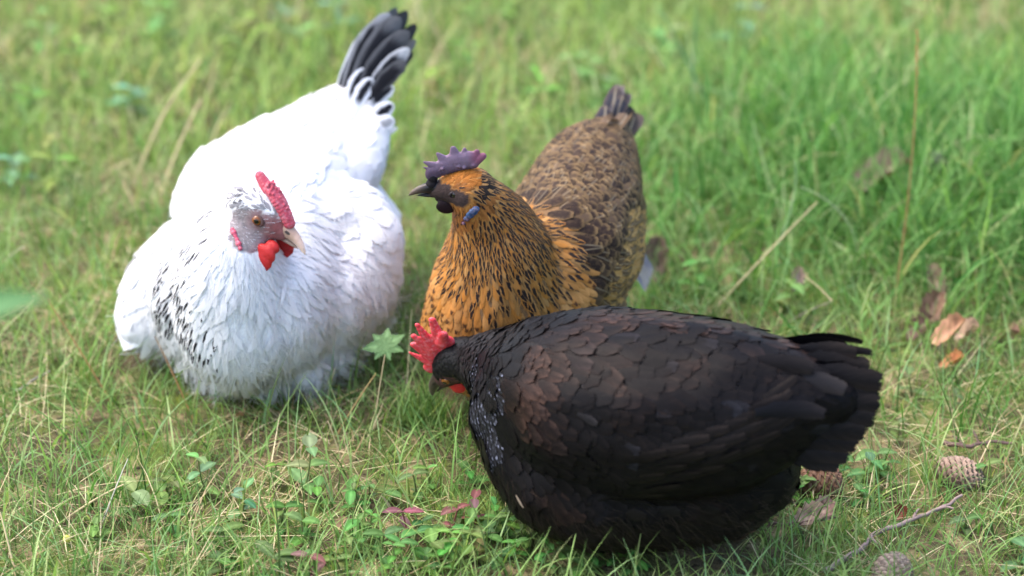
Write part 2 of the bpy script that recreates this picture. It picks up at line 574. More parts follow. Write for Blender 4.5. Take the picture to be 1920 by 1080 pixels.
# ------------------------------------------------------------------ white hen
def white_hen():
    base = W(480, 560, 0.0)
    root = thing('white_hen', base, 'white hen with black speckled neck and black and white tail, resting in the grass', 'hen', 'hens resting together on the grass')
    s = 1.22
    eye_px = W(500, 402, 0.195)
    M = head_matrix(eye_px, (.76, -.42, -.50), (.52, -.22, .80), s)
    extra = skull_spheres(M, s)
    chains = [
        [(468, 392, .188, 38), (448, 425, .172, 54), (438, 475, .155, 84), (436, 530, .125, 112), (450, 600, .085, 125)],
        [(470, 610, .065, 118), (485, 560, .09, 160), (500, 470, .105, 165), (535, 405, .115, 150), (578, 325, .130, 124), (618, 262, .150, 90), (655, 220, .168, 64), (680, 190, .185, 44), (692, 160, .200, 26), (700, 135, .213, 14)],
        [(350, 465, .10, 62), (315, 540, .07, 84), (290, 590, .048, 74)],
        [(430, 430, .165, 62), (385, 490, .125, 76), (362, 555, .09, 86), (372, 610, .06, 74)],
        [(600, 560, .08, 100), (560, 620, .05, 85)],
        [(345, 395, .12, 30), (420, 350, .125, 80), (520, 305, .14, 88), (605, 262, .15, 76)],
        [(662, 405, .130, 66), (682, 460, .112, 76), (650, 540, .075, 98), (610, 590, .055, 92)],
        [(660, 320, .145, 55), (690, 268, .160, 40), (692, 225, .176, 26)], [(640, 400, .142, 56), (692, 440, .122, 58), (702, 520, .085, 52)],
        [(405, 664, .036, 44)], [(462, 672, .034, 50)], [(532, 670, .035, 54)], [(592, 640, .042, 58)], [(650, 610, .045, 54)], [(570, 590, .07, 70)], [(382, 682, .026, 36)], [(425, 696, .024, 36)], [(500, 702, .024, 40)], [(572, 692, .026, 40)], [(625, 662, .028, 42)], [(690, 600, .04, 44)],
        [(690, 560, .05, 50), (690, 500, .07, 55)],
    ]
    me = build_body('white', chains, extra, 0.004, 9)
    footprint(me)
    V, T = mesh_arrays(me)
    bvh = BVHTree.FromPolygons([tuple(v) for v in V], [tuple(t) for t in T])
    Mi = M.inverted()
    def facezone(p):
        q = Mi @ p
        if q.length > .045 or q.x < -.019 or q.z > .0125 and q.x < .004: return 0
        d = (q.x - .003) ** 2 / .0215 ** 2 + (q.z + .005) ** 2 / .0150 ** 2
        return 1 if d < 1 else 0
    def cf(p):
        q = Mi @ p
        if facezone(p):
            n = mnoise.noise(p * 300) * .5 + .5
            n2 = mnoise.noise(p * 900) * .5 + .5
            pink = Vector((.30, .085, .085)); grey = Vector((.27, .235, .24))
            e = smooth01(.016, .004, (Vector((q.x - .004, q.z - .002))).length)
            c = grey.lerp(pink, min(1, .9 * n * e + .8 * smooth01(.006, .016, q.x)))
            return c * (.55 + .6 * n2)
        return (.72, .72, .73)
    finish_body(me, root, cf)
    flow = make_flow(fl(
        (510, 380, .20, 480, 350, .20), (480, 365, .20, 440, 380, .19), (440, 385, .19, 400, 440, .165), (400, 440, .16, 350, 520, .12),
        (340, 500, .12, 300, 570, .08), (450, 480, .16, 430, 580, .10), (380, 560, .10, 350, 640, .05), (520, 480, .15, 540, 560, .10),
        (470, 560, .1, 480, 650, .05), (560, 560, .1, 600, 640, .05), (480, 660, .05, 480, 720, .01), (400, 660, .04, 380, 720, .01), (570, 660, .04, 600, 720, .01),
        (320, 470, .1, 270, 560, .07), (290, 540, .07, 230, 600, .04), (250, 580, .06, 215, 640, .03), (280, 620, .04, 230, 650, .02),
        (640, 590, .06, 700, 620, .03), (690, 560, .05, 740, 580, .03), (620, 500, .1, 670, 560, .07), (620, 420, .13, 680, 460, .11), (690, 440, .1, 735, 500, .07), (640, 370, .14, 690, 400, .12),
        (380, 400, .13, 420, 330, .15), (430, 340, .15, 520, 280, .17), (520, 300, .17, 600, 230, .19), (560, 360, .16, 620, 290, .17), (620, 240, .19, 680, 190, .21), (640, 300, .17, 700, 260, .17), (690, 320, .15, 720, 300, .14),
        (600, 200, .18, 660, 160, .21), (700, 230, .17, 730, 190, .18)))
    tail0 = W(690, 190, .19)
    hack = W(300, 560, .09)
    def spacing(p):
        p = Vector(p)
        hd = (p - M @ Vector((-.006, 0, 0))).length
        if facezone(p): return None
        if (Mi @ p).x > .015 and (Mi @ p).z > -.018 and hd < .05: return None
        if hd < .030: return .0024
        if hd < .06: return .0042
        if sum(zone(p, a, r) for a, r, k in NAPE) > .05: return .0048
        return .0080
    pl = Plumage(bvh, flow)
    NAPE = [(surf(bvh, x, y), r, k) for x, y, r, k in ((295, 560, .026, 1.1), (345, 610, .026, 1.0), (315, 590, .028, 1.1), (375, 645, .022, .9), (340, 540, .030, .7), (330, 500, .026, .55), (350, 465, .028, .5), (385, 440, .028, .4), (400, 395, .02, .5), (440, 370, .02, .45), (392, 620, .016, .3), (390, 560, .018, .2))]
    LOBES = []
    for p, n_ in sample_surface(V, T, spacing, 3):
        hd = (p - M @ Vector((-.006, 0, 0))).length
        # nape and cape carry the black centres
        nape = sum(zone(p, a, r) * k for a, r, k in NAPE)
        sho = zone(p, W(565, 400, .16), .035) * .35 + zone(p, W(300, 460, .1), .03) * .4
        dark = 1.0 if random.random() < min(.72, nape * .95 + sho) else 0.0
        base = jit((.76, .755, .77), .05)
        if hd < .030:
            g = .5 + .45 * random.random()
            c = jit((.80, .79, .81), .1) if random.random() > .30 else jit((.30, .29, .31), .2)
            pl.lay(p, .009, .0022, .10, c, C(.04, .04, .045), (dark * .7, 0, 0, 0), .8, .25, .0003)
        elif hd < .06:
            pl.lay(p, .017, .0030, .10, base, C(.02, .02, .024), (dark * .95 if nape > .15 else 0, 0, 0, 0), .9, .15, .0003)
        elif nape > .1:
            pl.lay(p, .021, .0036, .11, base, C(.015, .015, .018), (dark, 0, 0, 0), .8, .16, .0005)
        else:
            front = max(zone(p, W(490, 600, .07), .125), zone(p, W(470, 500, .15), .06))
            L = random.uniform(.026, .036)
            if p.z < .05 and front > 0 and random.random() < .6:
                pl.lay(p, random.uniform(.016, .026), random.uniform(.003, .006), random.uniform(.25, .6), base, base, (0, 0, 0, 0), .7, .7, .0003, .1, grav=.2)
            elif front > 0:
                pl.lay(p, L * .8, random.uniform(.003, .005), random.uniform(.04, .18), base, base, (0, 0, 0, 0), .8, .5, .0003, .08)
            else:
                if dark: pl.lay(p, L * .5, .0032, .12, base, C(.04, .04, .05), (1, 0, 0, 0), .6, .3, .001, .10)
                pl.lay(p, L * 1.1, random.uniform(.009, .013), random.uniform(.07, .13), base, base, (0, 0, 0, 0), .25, .28, .0005, .16)
    for p, n_ in sample_surface(V, T, lambda p: .0021 if not facezone(Vector(p)) else None, 5, 150000):
        hd = (p - M @ Vector((-.006, 0, 0))).length
        low = smooth01(.12, .03, p.z)
        if (Mi @ p).x > .011 and hd < .05: continue
        if random.random() < 4 * sum(zone(p, a, r) * k for a, r, k in NAPE): continue
        if hd < .045:
            pl.strand(p, random.uniform(.006, .010), .00028, .35, jit((.72, .71, .73), .25))
            continue
        front = max(zone(p, W(490, 600, .07), .14), zone(p, W(470, 500, .15), .07))
        if random.random() < .25 + .9 * front:
            pl.strand(p, (random.uniform(.012, .024) if front > .1 else random.uniform(.007, .013)) * (1 + .7 * low * random.random()), .00042, random.uniform(.15, .5), jit((.78, .775, .785), .09), spread=.5)
    pl.build('body_feathers', M_FW, root)
    # short bristles on the bare face
    fb = Plumage(bvh, flow)
    for p, n_ in sample_surface(V, T, lambda p: .0017 if facezone(Vector(p)) else None, 8, 90000):
        q = Mi @ p
        if ((q.x) ** 2 + (q.z) ** 2) < .0068 ** 2 or q.x > .015: continue
        if random.random() < .4 + .6 * smooth01(.004, -.010, q.x):
            fb.strand(p, random.uniform(.003, .006), .00028, .2, jit((.60, .58, .61) if random.random() < .75 else (.15, .14, .15), .2), T=M.to_3x3() @ Vector((-1, 0, -.35)), spread=.25, curl=.1)
    fb.build('face_bristles', M_FW, root)
    # tail
    tl = Plumage(bvh, flow)
    BL = C(.018, .018, .022); WH = C(.82, .82, .84)
    tq = [  # root, mid, tip, width, lace, nrm sign
        ((632, 185, .188), (655, 100, .236), (716, 34, .268), .0085, 1),
        ((645, 195, .186), (670, 95, .240), (732, 24, .272), .0130, .35),
        ((660, 205, .185), (690, 100, .240), (752, 30, .272), .0135, .12),
        ((668, 205, .185), (705, 110, .235), (768, 55, .262), .0130, .1),
        ((675, 210, .183), (715, 125, .230), (768, 85, .250), .0095, .6),
        ((680, 212, .182), (715, 140, .222), (762, 108, .240), .0095, .1),
        ((664, 208, .186), (690, 135, .222), (742, 75, .250), .0095, .9),
        ((672, 215, .184), (700, 150, .212), (728, 130, .226), .0095, -1),
        ((682, 218, .180), (712, 175, .203), (738, 158, .212), .009, -1),
        ((690, 232, .176), (722, 205, .190), (738, 190, .197), .009, -1),
        ((694, 245, .172), (722, 228, .180), (740, 218, .184), .009, -.6),
        ((660, 222, .185), (678, 165, .207), (700, 140, .220), .009, -1),
        ((650, 215, .185), (662, 160, .210), (684, 128, .226), .009, -1),
    ]
    for i, (a, b, c, w, lace) in enumerate(tq):
        a, b, c = W(*a), W(*b), W(*c)
        off = Vector((0, -.002 * (i % 6), 0))
        if lace < 0:
            tl.quill(a, b + off, c + off, w, Vector((.35, -1, .25)), WH, BL, (-lace, 0, 0, 0), .2, .25)
            continue
        tl.quill(a, b + off, c + off, w, Vector((.35, -1, .25)), BL, WH, (0, lace, 0, 0), .0, .25)
        # the far half of the folded tail, leaning the other way
        off2 = Vector((.004, .016, -.002))
        tl.quill(a, b + off2, c + off2 * 1.3, w, Vector((-.5, 1, .2)), BL, WH, (0, lace * .4, 0, 0), .15, .25)
    tl.build_each('tail_feather', M_FT, root)
    # wing tips: left lower pointed primaries and one on the far right
    wg = Plumage(bvh, flow)
    for k in range(7):
        t = k / 6
        a = W(300 + 20 * t, 600 + 14 * t, .05); b = W(250, 625 + 12 * t, .035); c = W(212 + 14 * t, 618 + 40 * t, .040 - .016 * t)
        wg.quill(a, b, c, .008, Vector((-.5, -.8, .5)), jit((.86, .86, .88), .03), WH, (0, 0, 0, 0), .9, .3)
    for k in range(6):
        t = k / 5
        a = W(700, 330 + 30 * t, .135); b = W(735, 390 + 30 * t, .11); c = W(757 - 10 * t, 410 + 60 * t, .095)
        wg.quill(a, b, c, .009, Vector((1, -.4, .3)), jit((.86, .86, .88), .03), C(.2, .2, .22), (0, .2, 0, 0), .6, .3)
    wg.quill(W(700, 260, .16), W(730, 250, .165), W(748, 238, .17), .005, Vector((.6, -1, .3)), WH, WH, (0, 0, 0, 0), .9)
    wg.build_each('wing_feather', M_FW, root)
    # head furniture
    make_beak(M, root, (.36, .235, .18), (.30, .21, .16), (.70, .50, .41), (.05, .04, .04))
    for sd in (1, -1): make_eye(M, sd, root, (.20, .060, .010), (.09, .045, .04), s, .85)
    comb = []
    rg = random.Random(4)
    for k in range(12):
        t = k / 11
        x = -.006 + .026 * t; z = .0205 - .0125 * t ** 1.5
        comb.append(ell((x - .002, 0, z - .001), (.0044, .0075 - .004 * abs(t - .4), .0042)))
    comb += spike((-.008, .018), (-.0190, .0225), .0050, .0036, 1.1)
    for k in range(64):
        t = rg.random()
        x = -.010 + .027 * t; hw = .0066 * (1 - .45 * t)
        y = rg.uniform(-1, 1) * hw
        z = .0238 - .0125 * max(0, t) ** 1.4 - .0030 * (y / hw) ** 2 + rg.uniform(-.0004, .0012)
        comb.append(ell((x, y, z), rg.uniform(.0011, .0016)))
    make_lobe('comb', M, comb, (.44, .060, .090), root, M_COMB, .0006, None, 2)
    def at_face(px, py, off):
        q = Mi @ (surf(bvh, px, py)); q.y -= off
        return q
    q0 = at_face(499, 478, .0030)
    for sd in (1, -1):
        y = abs(q0.y) * (-sd) * -1
        w = [ell((q0.x + .001, sd * abs(q0.y) * .75, q0.z + .009), (.006, .004, .005)), ell((q0.x, sd * abs(q0.y), q0.z + .003), (.0088, .0034, .0072)), ell((q0.x, sd * (abs(q0.y) + .001), q0.z - .003), (.0094, .0032, .0080)), ell((q0.x + .001, sd * (abs(q0.y) + .001), q0.z - .0065), (.0074, .0028, .0062))]
        make_lobe('wattle', M, w, (.42, .018, .018), root, M_WATTLE)
    qs = [at_face(437 + 3 * k, 430 + 5 * k + .4 * k * k, .001) for k in range(6)]
    for sd in (1, -1):
        w = [ell((q.x, sd * abs(q.y), q.z), .0019 + .0004 * math.sin(k * 2)) for k, q in enumerate(qs)]
        make_lobe('ear_lobe', M, w, (.46, .07, .12), root, M_COMB, .0006)
    return root

# ------------------------------------------------------------------ brown hen
def brown_hen():
    base = W(960, 560, 0.0)
    root = thing('brown_hen', base, 'golden brown hen with black streaked neck, purple comb and grey tail tip, facing left', 'hen', 'hens resting together on the grass')
    s = 1.0
    em = W(852, 362, .235) + Vector((0, .012, 0))
    M = head_matrix(em, (-1, -.10, -.03), (.02, -.12, 1), s)
    chains = [
        [(880, 362, .232, 38), (902, 385, .215, 58), (925, 425, .190, 78), (935, 480, .160, 104), (928, 550, .120, 128), (915, 620, .075, 132)],
        [(915, 620, .075, 130), (985, 560, .10, 140), (1050, 480, .125, 138), (1085, 400, .14, 122), (1105, 330, .155, 98), (1128, 285, .168, 64), (1148, 256, .178, 34)],
        [(1080, 520, .10, 100), (1120, 470, .11, 90), (1140, 400, .12, 72)],
        [(990, 700, .03, 90), (1080, 600, .06, 100)],
    ]
    me = build_body('brown', chains, skull_spheres(M, s), 0.004, 9)
    footprint(me)
    V, T = mesh_arrays(me)
    bvh = BVHTree.FromPolygons([tuple(v) for v in V], [tuple(t) for t in T])
    Mi = M.inverted()
    def facezone(p):
        q = Mi @ p
        if q.x < -.013 or q.length > .034: return 0
        if q.x > .011: return 1
        return 1 if ((q.x + .001) / .0115) ** 2 + ((q.z + .0005) / .0078) ** 2 < 1 or (q.x > .004 and q.z < .0085) else 0
    def cf(p):
        q = Mi @ p
        n = mnoise.noise(p * 500) * .5 + .5
        if facezone(p):
            c = Vector((.016, .010, .010)).lerp(Vector((.05, .030, .026)), n)
            return c
        if (Mi @ p).length < .04: return (.30, .13, .03)
        return (.16, .09, .04)
    finish_body(me, root, cf)
    flow = make_flow(fl(
        (840, 350, .24, 870, 340, .24), (870, 345, .235, 920, 360, .22), (910, 350, .23, 960, 390, .2), (940, 390, .2, 1000, 460, .16), (1000, 440, .16, 1050, 510, .12),
        (850, 390, .22, 850, 420, .2), (880, 420, .2, 880, 500, .17), (930, 480, .18, 960, 570, .12), (840, 480, .16, 820, 560, .1), (870, 560, .12, 860, 640, .07),
        (940, 580, .1, 960, 650, .06), (1020, 520, .12, 1070, 560, .1), (800, 580, .1, 785, 640, .06),
        (1000, 350, .17, 1040, 290, .18), (1060, 420, .16, 1110, 350, .17), (1060, 300, .18, 1110, 240, .2), (1120, 300, .18, 1150, 230, .2), (1150, 400, .15, 1175, 330, .15), (1190, 420, .1, 1200, 340, .12),
        (1090, 480, .12, 1150, 450, .12), (1120, 530, .1, 1180, 520, .1)))
    def spacing(p):
        p = Vector(p)
        q = Mi @ p
        if facezone(p) or (p - surf(bvh, 884, 397)).length < .006: return None
        if q.length < .036: return .0024
        if q.length < .090: return .0034
        return .0054
    pl = Plumage(bvh, flow); bk = Plumage(bvh, flow)
    breast = W(850, 580, .10)
    A_neck = W(935, 440, .19)
    BK = C(.018, .013, .012)
    for p, n_ in sample_surface(V, T, spacing, 13):
        q = Mi @ p
        d = q.length
        fr = zone(p, W(850, 590, .09), .105)
        nk = zone(p, W(960, 450, .18), .085)
        back = smooth01(-.005, .03, (p - W(985, 440, .16)).dot(Vector((.75, .65, .1)).normalized()))
        if d < .036:
            if (q - Vector((-.021, q.y, .006))).length < .007 * random.random():
                pl.lay(p, .010, .0026, .08, jit((.018, .012, .010), .3), BK, (0, 0, 0, 0), .8, .2, .0004)
            elif q.z > .008 and q.x > -.016:
                pl.lay(p, .009, .0024, .08, jit((.30, .105, .018), .25), BK, (0, 0, 0, 0), .7, .2, .0002)
            elif q.z > .001 and q.x < -.010:
                pl.lay(p, .011, .0024, .08, jit((.33, .17, .06), .2), BK, (1 if random.random() < .8 else 0, .3, 0, 0), .8, .15, .0002)
            else:
                pl.lay(p, .009, .0022, .08, jit((.22, .085, .022), .35), BK, (1 if random.random() < .22 else 0, 0, 0, 0), .8, .2, .0002)
        elif back + random.gauss(0, .12) > .55 and nk + random.gauss(0, .05) < .30:
            t = random.random()
            if zone(p, W(1110, 540, .09), .075) > 0 or zone(p, W(1150, 480, .1), .045) > 0:
                A = jit((.36, .21, .07), .2); Bc = jit((.045, .03, .025), .2)
                bk.lay(p, .026, .0070, .10, A, Bc, (.85 * (random.random() < .7), 0, 0, .2), .4, .18, .0004)
            else:
                A = jit((.024, .015, .012), .3) if t < .8 else jit((.075, .048, .030), .3)
                Bc = jit((.165, .105, .048), .3)
                bk.lay(p, .025, .0078, .13, A, Bc, (0, random.uniform(.5, 1.0), 0, .15 * (random.random() < .3)), .25, .18, .0004)
        elif d < .085 or nk > .2:
            k = smooth01(.2, 1.0, nk)
            gold = mixc((.37, .145, .026), (.33, .175, .060), random.random())
            gold = mixc(gold, (.17, .10, .04), min(1, max(0, (.5 - nk) * 2.2 * (back > .2), (back - .45) * 2.5) * random.uniform(.6, 1.2)))
            L = .014 if d < .085 else .017
            pl.lay(p, L, .0027 if d < .085 else .0038, .10, jit(gold, .12), BK, (1 if random.random() < .50 + .35 * nk + .5 * (nk < .5 and back > .2) + 1.6 * zone(p, W(955, 370, .22), .06) - .25 * (fr > .3) else 0, .4 * (random.random() < 2.2 * zone(p, W(955, 370, .22), .06)), 0, 0), .9, .12, .0003)
        else:
            gold = mixc((.40, .165, .035), (.42, .22, .075), random.random())
            tip = random.random() < .65 * smooth01(.25, .08, p.z * 1.0 if p.z > .1 else .08)
            pl.lay(p, .019, .0044, .11, jit(gold, .12), C(.05, .022, .012), (0, 0, .95 if tip else 0, 0), .6, .14, .0003)
    for p, n_ in sample_surface(V, T, lambda p: .0042 if not facezone(Vector(p)) else None, 15, 40000):
        q = Mi @ p
        if q.length < .035:
            if q.x < .006: pl.strand(p, .007, .00025, .3, jit((.45, .2, .05), .3))
            continue
        back = smooth01(-.005, .03, (p - W(985, 440, .16)).dot(Vector((.75, .65, .1)).normalized()))
        if back > .5 and random.random() < .6: continue
        c = (.12, .075, .035) if back > .5 else (.42, .20, .05)
        pl.strand(p, random.uniform(.010, .018), .00028, random.uniform(.15, .4), jit(c, .3), spread=.3)
    pl.build('neck_feathers', M_FB, root)
    bk.build('back_feathers', M_FBB, root)
    tl = Plumage(bvh, flow)
    SL = C(.045, .043, .052); ED = C(.16, .11, .08)
    for (a, b, c, w, A) in [
        ((1145, 245, .185), (1148, 205, .20), (1156, 158, .220), .0120, SL),
        ((1150, 245, .185), (1160, 205, .20), (1169, 176, .212), .0105, SL),
        ((1155, 250, .18), (1172, 215, .19), (1180, 208, .197), .010, SL),
        ((1135, 250, .185), (1132, 220, .2), (1137, 196, .208), .010, SL),
        ((1125, 255, .185), (1118, 232, .195), (1120, 222, .202), .009, C(.12, .085, .07)),
        ((1165, 275, .165), (1185, 240, .178), (1190, 215, .190), .009, C(.07, .055, .05)),
        ((1140, 262, .19), (1165, 235, .197), (1178, 212, .205), .010, C(.2, .13, .08)),
        ((1125, 268, .19), (1135, 240, .199), (1142, 222, .206), .011, C(.2, .13, .08)),
        ((1105, 272, .19), (1105, 248, .197), (1108, 228, .203), .010, C(.16, .11, .075)),
    ]:
        a, b, c = W(*a), W(*b), W(*c)
        tl.quill(a, b, c, w, Vector((.2, -1, .3)), A, ED, (0, .5, 0, .4), .3, .3)
        tl.quill(a, b + Vector((.004, .012, 0)), c + Vector((.006, .014, -.004)), w, Vector((.5, 1, .3)), A, ED, (0, .3, 0, 0), .3, .3)
    tl.build_each('tail_feather', M_FB, root)
    wg = Plumage(bvh, flow)
    for k in range(7):
        t = k / 6
        a = W(1150, 420 + 26 * t, .115); b = W(1198, 470 + 12 * t, .085); c = W(1228 - 14 * t, 515 + 40 * t, .060)
        wg.quill(a, b, c, .012, Vector((1, -.55, .1)), jit((.17, .15, .17), .12), C(.32, .28, .27), (0, .5, 0, .6), .6, .3)
    wg.build_each('wing_feather', M_FB, root)
    make_beak(M, root, (.012, .011, .013), (.018, .015, .016), (.09, .065, .05), (.003, .003, .003))
    for sd in (1, -1): make_eye(M, sd, root, (.012, .006, .005), (.020, .014, .015), s, .7)
    # comb: single, flopped over, with forward points
    cb = []
    for k in range(12):
        t = k / 11
        cb.append(ell((.020 - .038 * t, 0, .0150 + .009 * t + .003 * math.sin(t * 3)), (.0052 - .001 * t, .0030, .0070 + .001 * math.sin(t * 3.1))))
    cb += spike((.015, .016), (.0265, .0225), .0045, .0007, .45)
    cb += spike((.013, .021), (.0250, .0270), .0055, .0014, .4, 9)
    cb += spike((.006, .025), (.0135, .0345), .0062, .0018, .4, 9)
    cb += spike((-.002, .026), (.0000, .0385), .0070, .0030, .35, 9)
    cb += spike((-.009, .026), (-.0095, .0370), .0062, .0020, .35, 9)
    cb += spike((-.016, .024), (-.020, .0335), .0062, .0030, .4, 9)
    cb += spike((-.016, .023), (-.025, .0290), .0055, .0035, .6)
    cb += [ell((-.004, 0, .0265), (.015, .0032, .0085)), ell((-.012, 0, .027), (.010, .0034, .0085)), ell((.008, 0, .0225), (.009, .0030, .0070))]
    rgc = random.Random(9)
    for k in range(12):
        x = rgc.uniform(-.020, .014); cb.append(ell((x, rgc.choice((-1, 1)) * rgc.uniform(.0018, .0032), .017 + .010 * rgc.random() + .003 * (x < 0)), rgc.uniform(.0012, .0022)))
    Mi2 = M.inverted()
    def cc(p):
        q = Mi2 @ p
        a = Vector((.22, .15, .215)); d = Vector((.07, .045, .072)); r = Vector((.24, .06, .10))
        t = smooth01(.015, .028, q.z); n = mnoise.noise(p * 450) * .5 + .5
        c = d.lerp(a, t * .8 + .2 * n)
        return c.lerp(r, .7 * smooth01(.012, .003, (q - Vector((-.022, q.y, .030))).length))
    make_lobe('comb', M, cb, None, root, M_DUSKY, .0006, cc, 5)
    LQ = [Mi2 @ surf(bvh, x, y) for x, y in ((892, 391), (887, 396), (881, 402), (875, 409), (869, 417))]
    bump = [ell((.0195, 0, .0045), (.0055, .0048, .0062)), ell((.0185, 0, .0105), (.0045, .0040, .0055))]
    make_lobe('brow_skin', M, bump, (.010, .008, .010), root, M_DARK)
    for sd in (1, -1):
        w = [ell((.010, sd * .005, -.010), (.006, .0025, .005)), ell((.009, sd * .0075, -.0150), (.0090, .0022, .0065), Matrix.Rotation(R(-20), 4, 'Y'))]
        make_lobe('wattle', M, w, (.014, .006, .008), root, M_DARK)
        w = [ell((q.x, sd * (abs(q.y) + .0012), q.z), (r, .0022, r * .9)) for q, r in zip(LQ, (.0036, .0042, .0040, .0032, .0020))]
        def lc(p):
            q = Mi2 @ p; n = mnoise.noise(p * 700) * .5 + .5
            return Vector((.03, .07, .16)).lerp(Vector((.09, .035, .07)), smooth01(-.016, -.022, q.z)) * (.6 + .6 * n)
        make_lobe('ear_lobe', M, w, None, root, M_COMB, .0006, lc)
    return root

# ------------------------------------------------------------------ black hen
def black_hen():
    base = W(1200, 900, 0.0)
    root = thing('black_hen', base, 'black and dark brown hen with red comb, head down pecking in the grass', 'hen', 'hens resting together on the grass')
    s = 1.08
    em = W(843, 690, .088)
    M = head_matrix(em, (-.47, .38, -.79), (-.82, -.05, .50), s)
    chains = [
        [(868, 672, .093, 34), (898, 678, .10, 52), (935, 690, .11, 74), (985, 710, .12, 105), (1060, 740, .13, 160)],
        [(1000, 770, .11, 125), (1110, 755, .13, 185), (1220, 765, .137, 185), (1330, 765, .145, 168), (1425, 755, .155, 132), (1490, 745, .165, 98), (1535, 742, .170, 72), (1570, 745, .172, 50)],
        [(1000, 840, .09, 100), (1050, 890, .075, 112), (1120, 905, .07, 128)],
        [(1120, 900, .07, 130), (1220, 895, .07, 140), (1330, 885, .075, 135), (1400, 875, .08, 100)],
        [(1180, 760, .11, 180), (1300, 800, .11, 160)],
    ]
    me = build_body('black', chains, skull_spheres(M, s), 0.004, 9)
    footprint(me)
    V, T = mesh_arrays(me)
    bvh = BVHTree.FromPolygons([tuple(v) for v in V], [tuple(t) for t in T])
    Mi = M.inverted()
    def facezone(p):
        q = Mi @ p
        if q.length > .032: return 0
        return 1 if (q.x > .009) or ((q.x - .001) / .012) ** 2 + ((q.z + .002) / .0095) ** 2 < 1 and q.x > -.012 else 0
    def cf(p):
        if facezone(p): return Vector((.10, .045, .04)) * (.7 + .6 * mnoise.noise(p * 400))
        return (.006, .005, .005)
    finish_body(me, root, cf)
    flow = make_flow(fl(
        (850, 660, .10, 880, 645, .11), (870, 700, .09, 890, 710, .09), (890, 660, .11, 960, 640, .13), (880, 740, .08, 900, 810, .08), (930, 700, .12, 990, 720, .14), (920, 780, .1, 960, 860, .08),
        (960, 620, .13, 1040, 580, .17), (1060, 600, .19, 1160, 580, .2), (1160, 590, .2, 1300, 600, .21), (1300, 610, .2, 1450, 650, .2), (1450, 660, .18, 1540, 680, .18),
        (1050, 700, .17, 1130, 740, .16), (1200, 680, .19, 1320, 700, .19), (1200, 800, .12, 1330, 820, .12), (1350, 780, .15, 1470, 780, .15), (1450, 780, .14, 1550, 780, .14),
        (1020, 850, .08, 1080, 930, .05), (980, 900, .06, 1000, 980, .03), (1150, 920, .05, 1200, 990, .02), (1300, 930, .05, 1360, 990, .02), (1420, 900, .06, 1480, 920, .05)))
    def spacing(p):
        p = Vector(p); q = Mi @ p
        if facezone(p): return None
        if q.length < .036: return .0026
        if sum(zone(p, a, r) for a, r in SPK) > .1: return .0031
        if q.length < .085: return .0046
        return .0068
    pl = Plumage(bvh, flow); nkp = Plumage(bvh, flow)
    def tone(p):
        return mnoise.noise(p * 28) * .5 + .5, mnoise.noise(p * 70 + Vector((3, 1, 2))) * .5 + .5
    SPK = [(surf(bvh, x, y), r) for x, y, r in ((885, 700, .014), (890, 740, .02), (900, 790, .022), (915, 830, .018), (920, 740, .016), (925, 700, .012))]
    BRN = [(surf(bvh, x, y), r, k) for x, y, r, k in ((1080, 600, .035, .9), (1000, 660, .035, 1), (960, 720, .035, .9), (1180, 590, .04, .9), (1280, 600, .04, .7), (1400, 620, .035, .8), (1250, 680, .035, .4), (1110, 700, .03, .5), (1190, 730, .03, .4), (980, 800, .03, .3), (1010, 920, .02, .5))]
    for p, n_ in sample_surface(V, T, spacing, 23):
        q = Mi @ p; d = q.length
        spk = sum(zone(p, a, r) for a, r in SPK)
        br = sum(zone(p, a, r) * k for a, r, k in BRN)
        low = smooth01(.10, .05, p.z)
        if d < .036:
            nkp.lay(p, .009, .0024, .08, jit((.006, .0055, .006), .3), C(.006, .006, .006), (0, 0, 0, 0), .8, .2, .0002)
        elif spk > .12:
            nkp.lay(p, .011, .0018, .10, jit((.006, .006, .009), .3), jit((.115, .122, .165), .5), (0, 0, random.choice((.9, .6, .3, .1)), 0), .5, .15, .0003)
        elif d < .085:
            nkp.lay(p, .018, .0034, .10, jit((.006, .0055, .006), .3), C(.02, .013, .011), (0, .5 * (random.random() < .4), 0, 0), .8, .14, .0003)
        elif low > .5:
            pl.lay(p, .026, .0075, random.uniform(.08, .2), jit((.008, .0065, .0055), .3), C(.016, .012, .010), (0, .4, 0, 0), .5, .35, .0003)
        else:
            n1, n2 = tone(p)
            bw = smooth01(.10, 1.05, br * .95 + (n1 - .5) * 1.1 + (n2 - .5) * .4)
            gw = .35 * smooth01(.70, .85, n2 + (n1 - .5) * .3) * (p.z > .10) * (1 - bw)
            A = mixc(mixc((.004, .0036, .0042), (.015, .0090, .0075), bw), (.014, .0145, .019), gw)
            Bc = mixc(mixc((.0085, .0065, .006), (.070, .038, .028), bw), (.045, .047, .060), gw)
            up = smooth01(.10, .03, (p - W(1060, 620, .18)).length)
            k = 1 - .3 * up
            pl.lay(p, random.uniform(.030, .044) * k, random.uniform(.0085, .0125) * (1 - .25 * up), random.uniform(.05, .085), jit(A, .12), jit(Bc, .18), (0, random.uniform(.7, 1), 0, 0), random.uniform(.3, .7), .22, .0004, .15)
    pl.lay(surf(bvh, 974, 925), .012, .0020, .1, C(.22, .17, .13), C(.15, .10, .08), (0, .5, 0, 0), .5, .1, .004, .3)
    pl.lay(surf(bvh, 1085, 775), .020, .0045, .06, C(.012, .011, .012), C(.035, .03, .03), (0, .5, 0, 0), .5, .1, .003, .3)
    # long folded flight feathers lying along the near side
    for r in range(3):
        for k in range(8):
            x = 1120 + 36 * k + 12 * r; y = 935 - 12 * k - 34 * r
            q = surf(bvh, x, y)
            T1 = (surf(bvh, min(x + 120, 1460), y - 22 - 5 * k) - q)
            pl.lay(q, .062 - .004 * r, .0062, .055, jit((.006, .005, .005), .2), jit((.018, .013, .011), .2), (0, 1, 0, 0), .35, .04, .002, .3, T=T1)
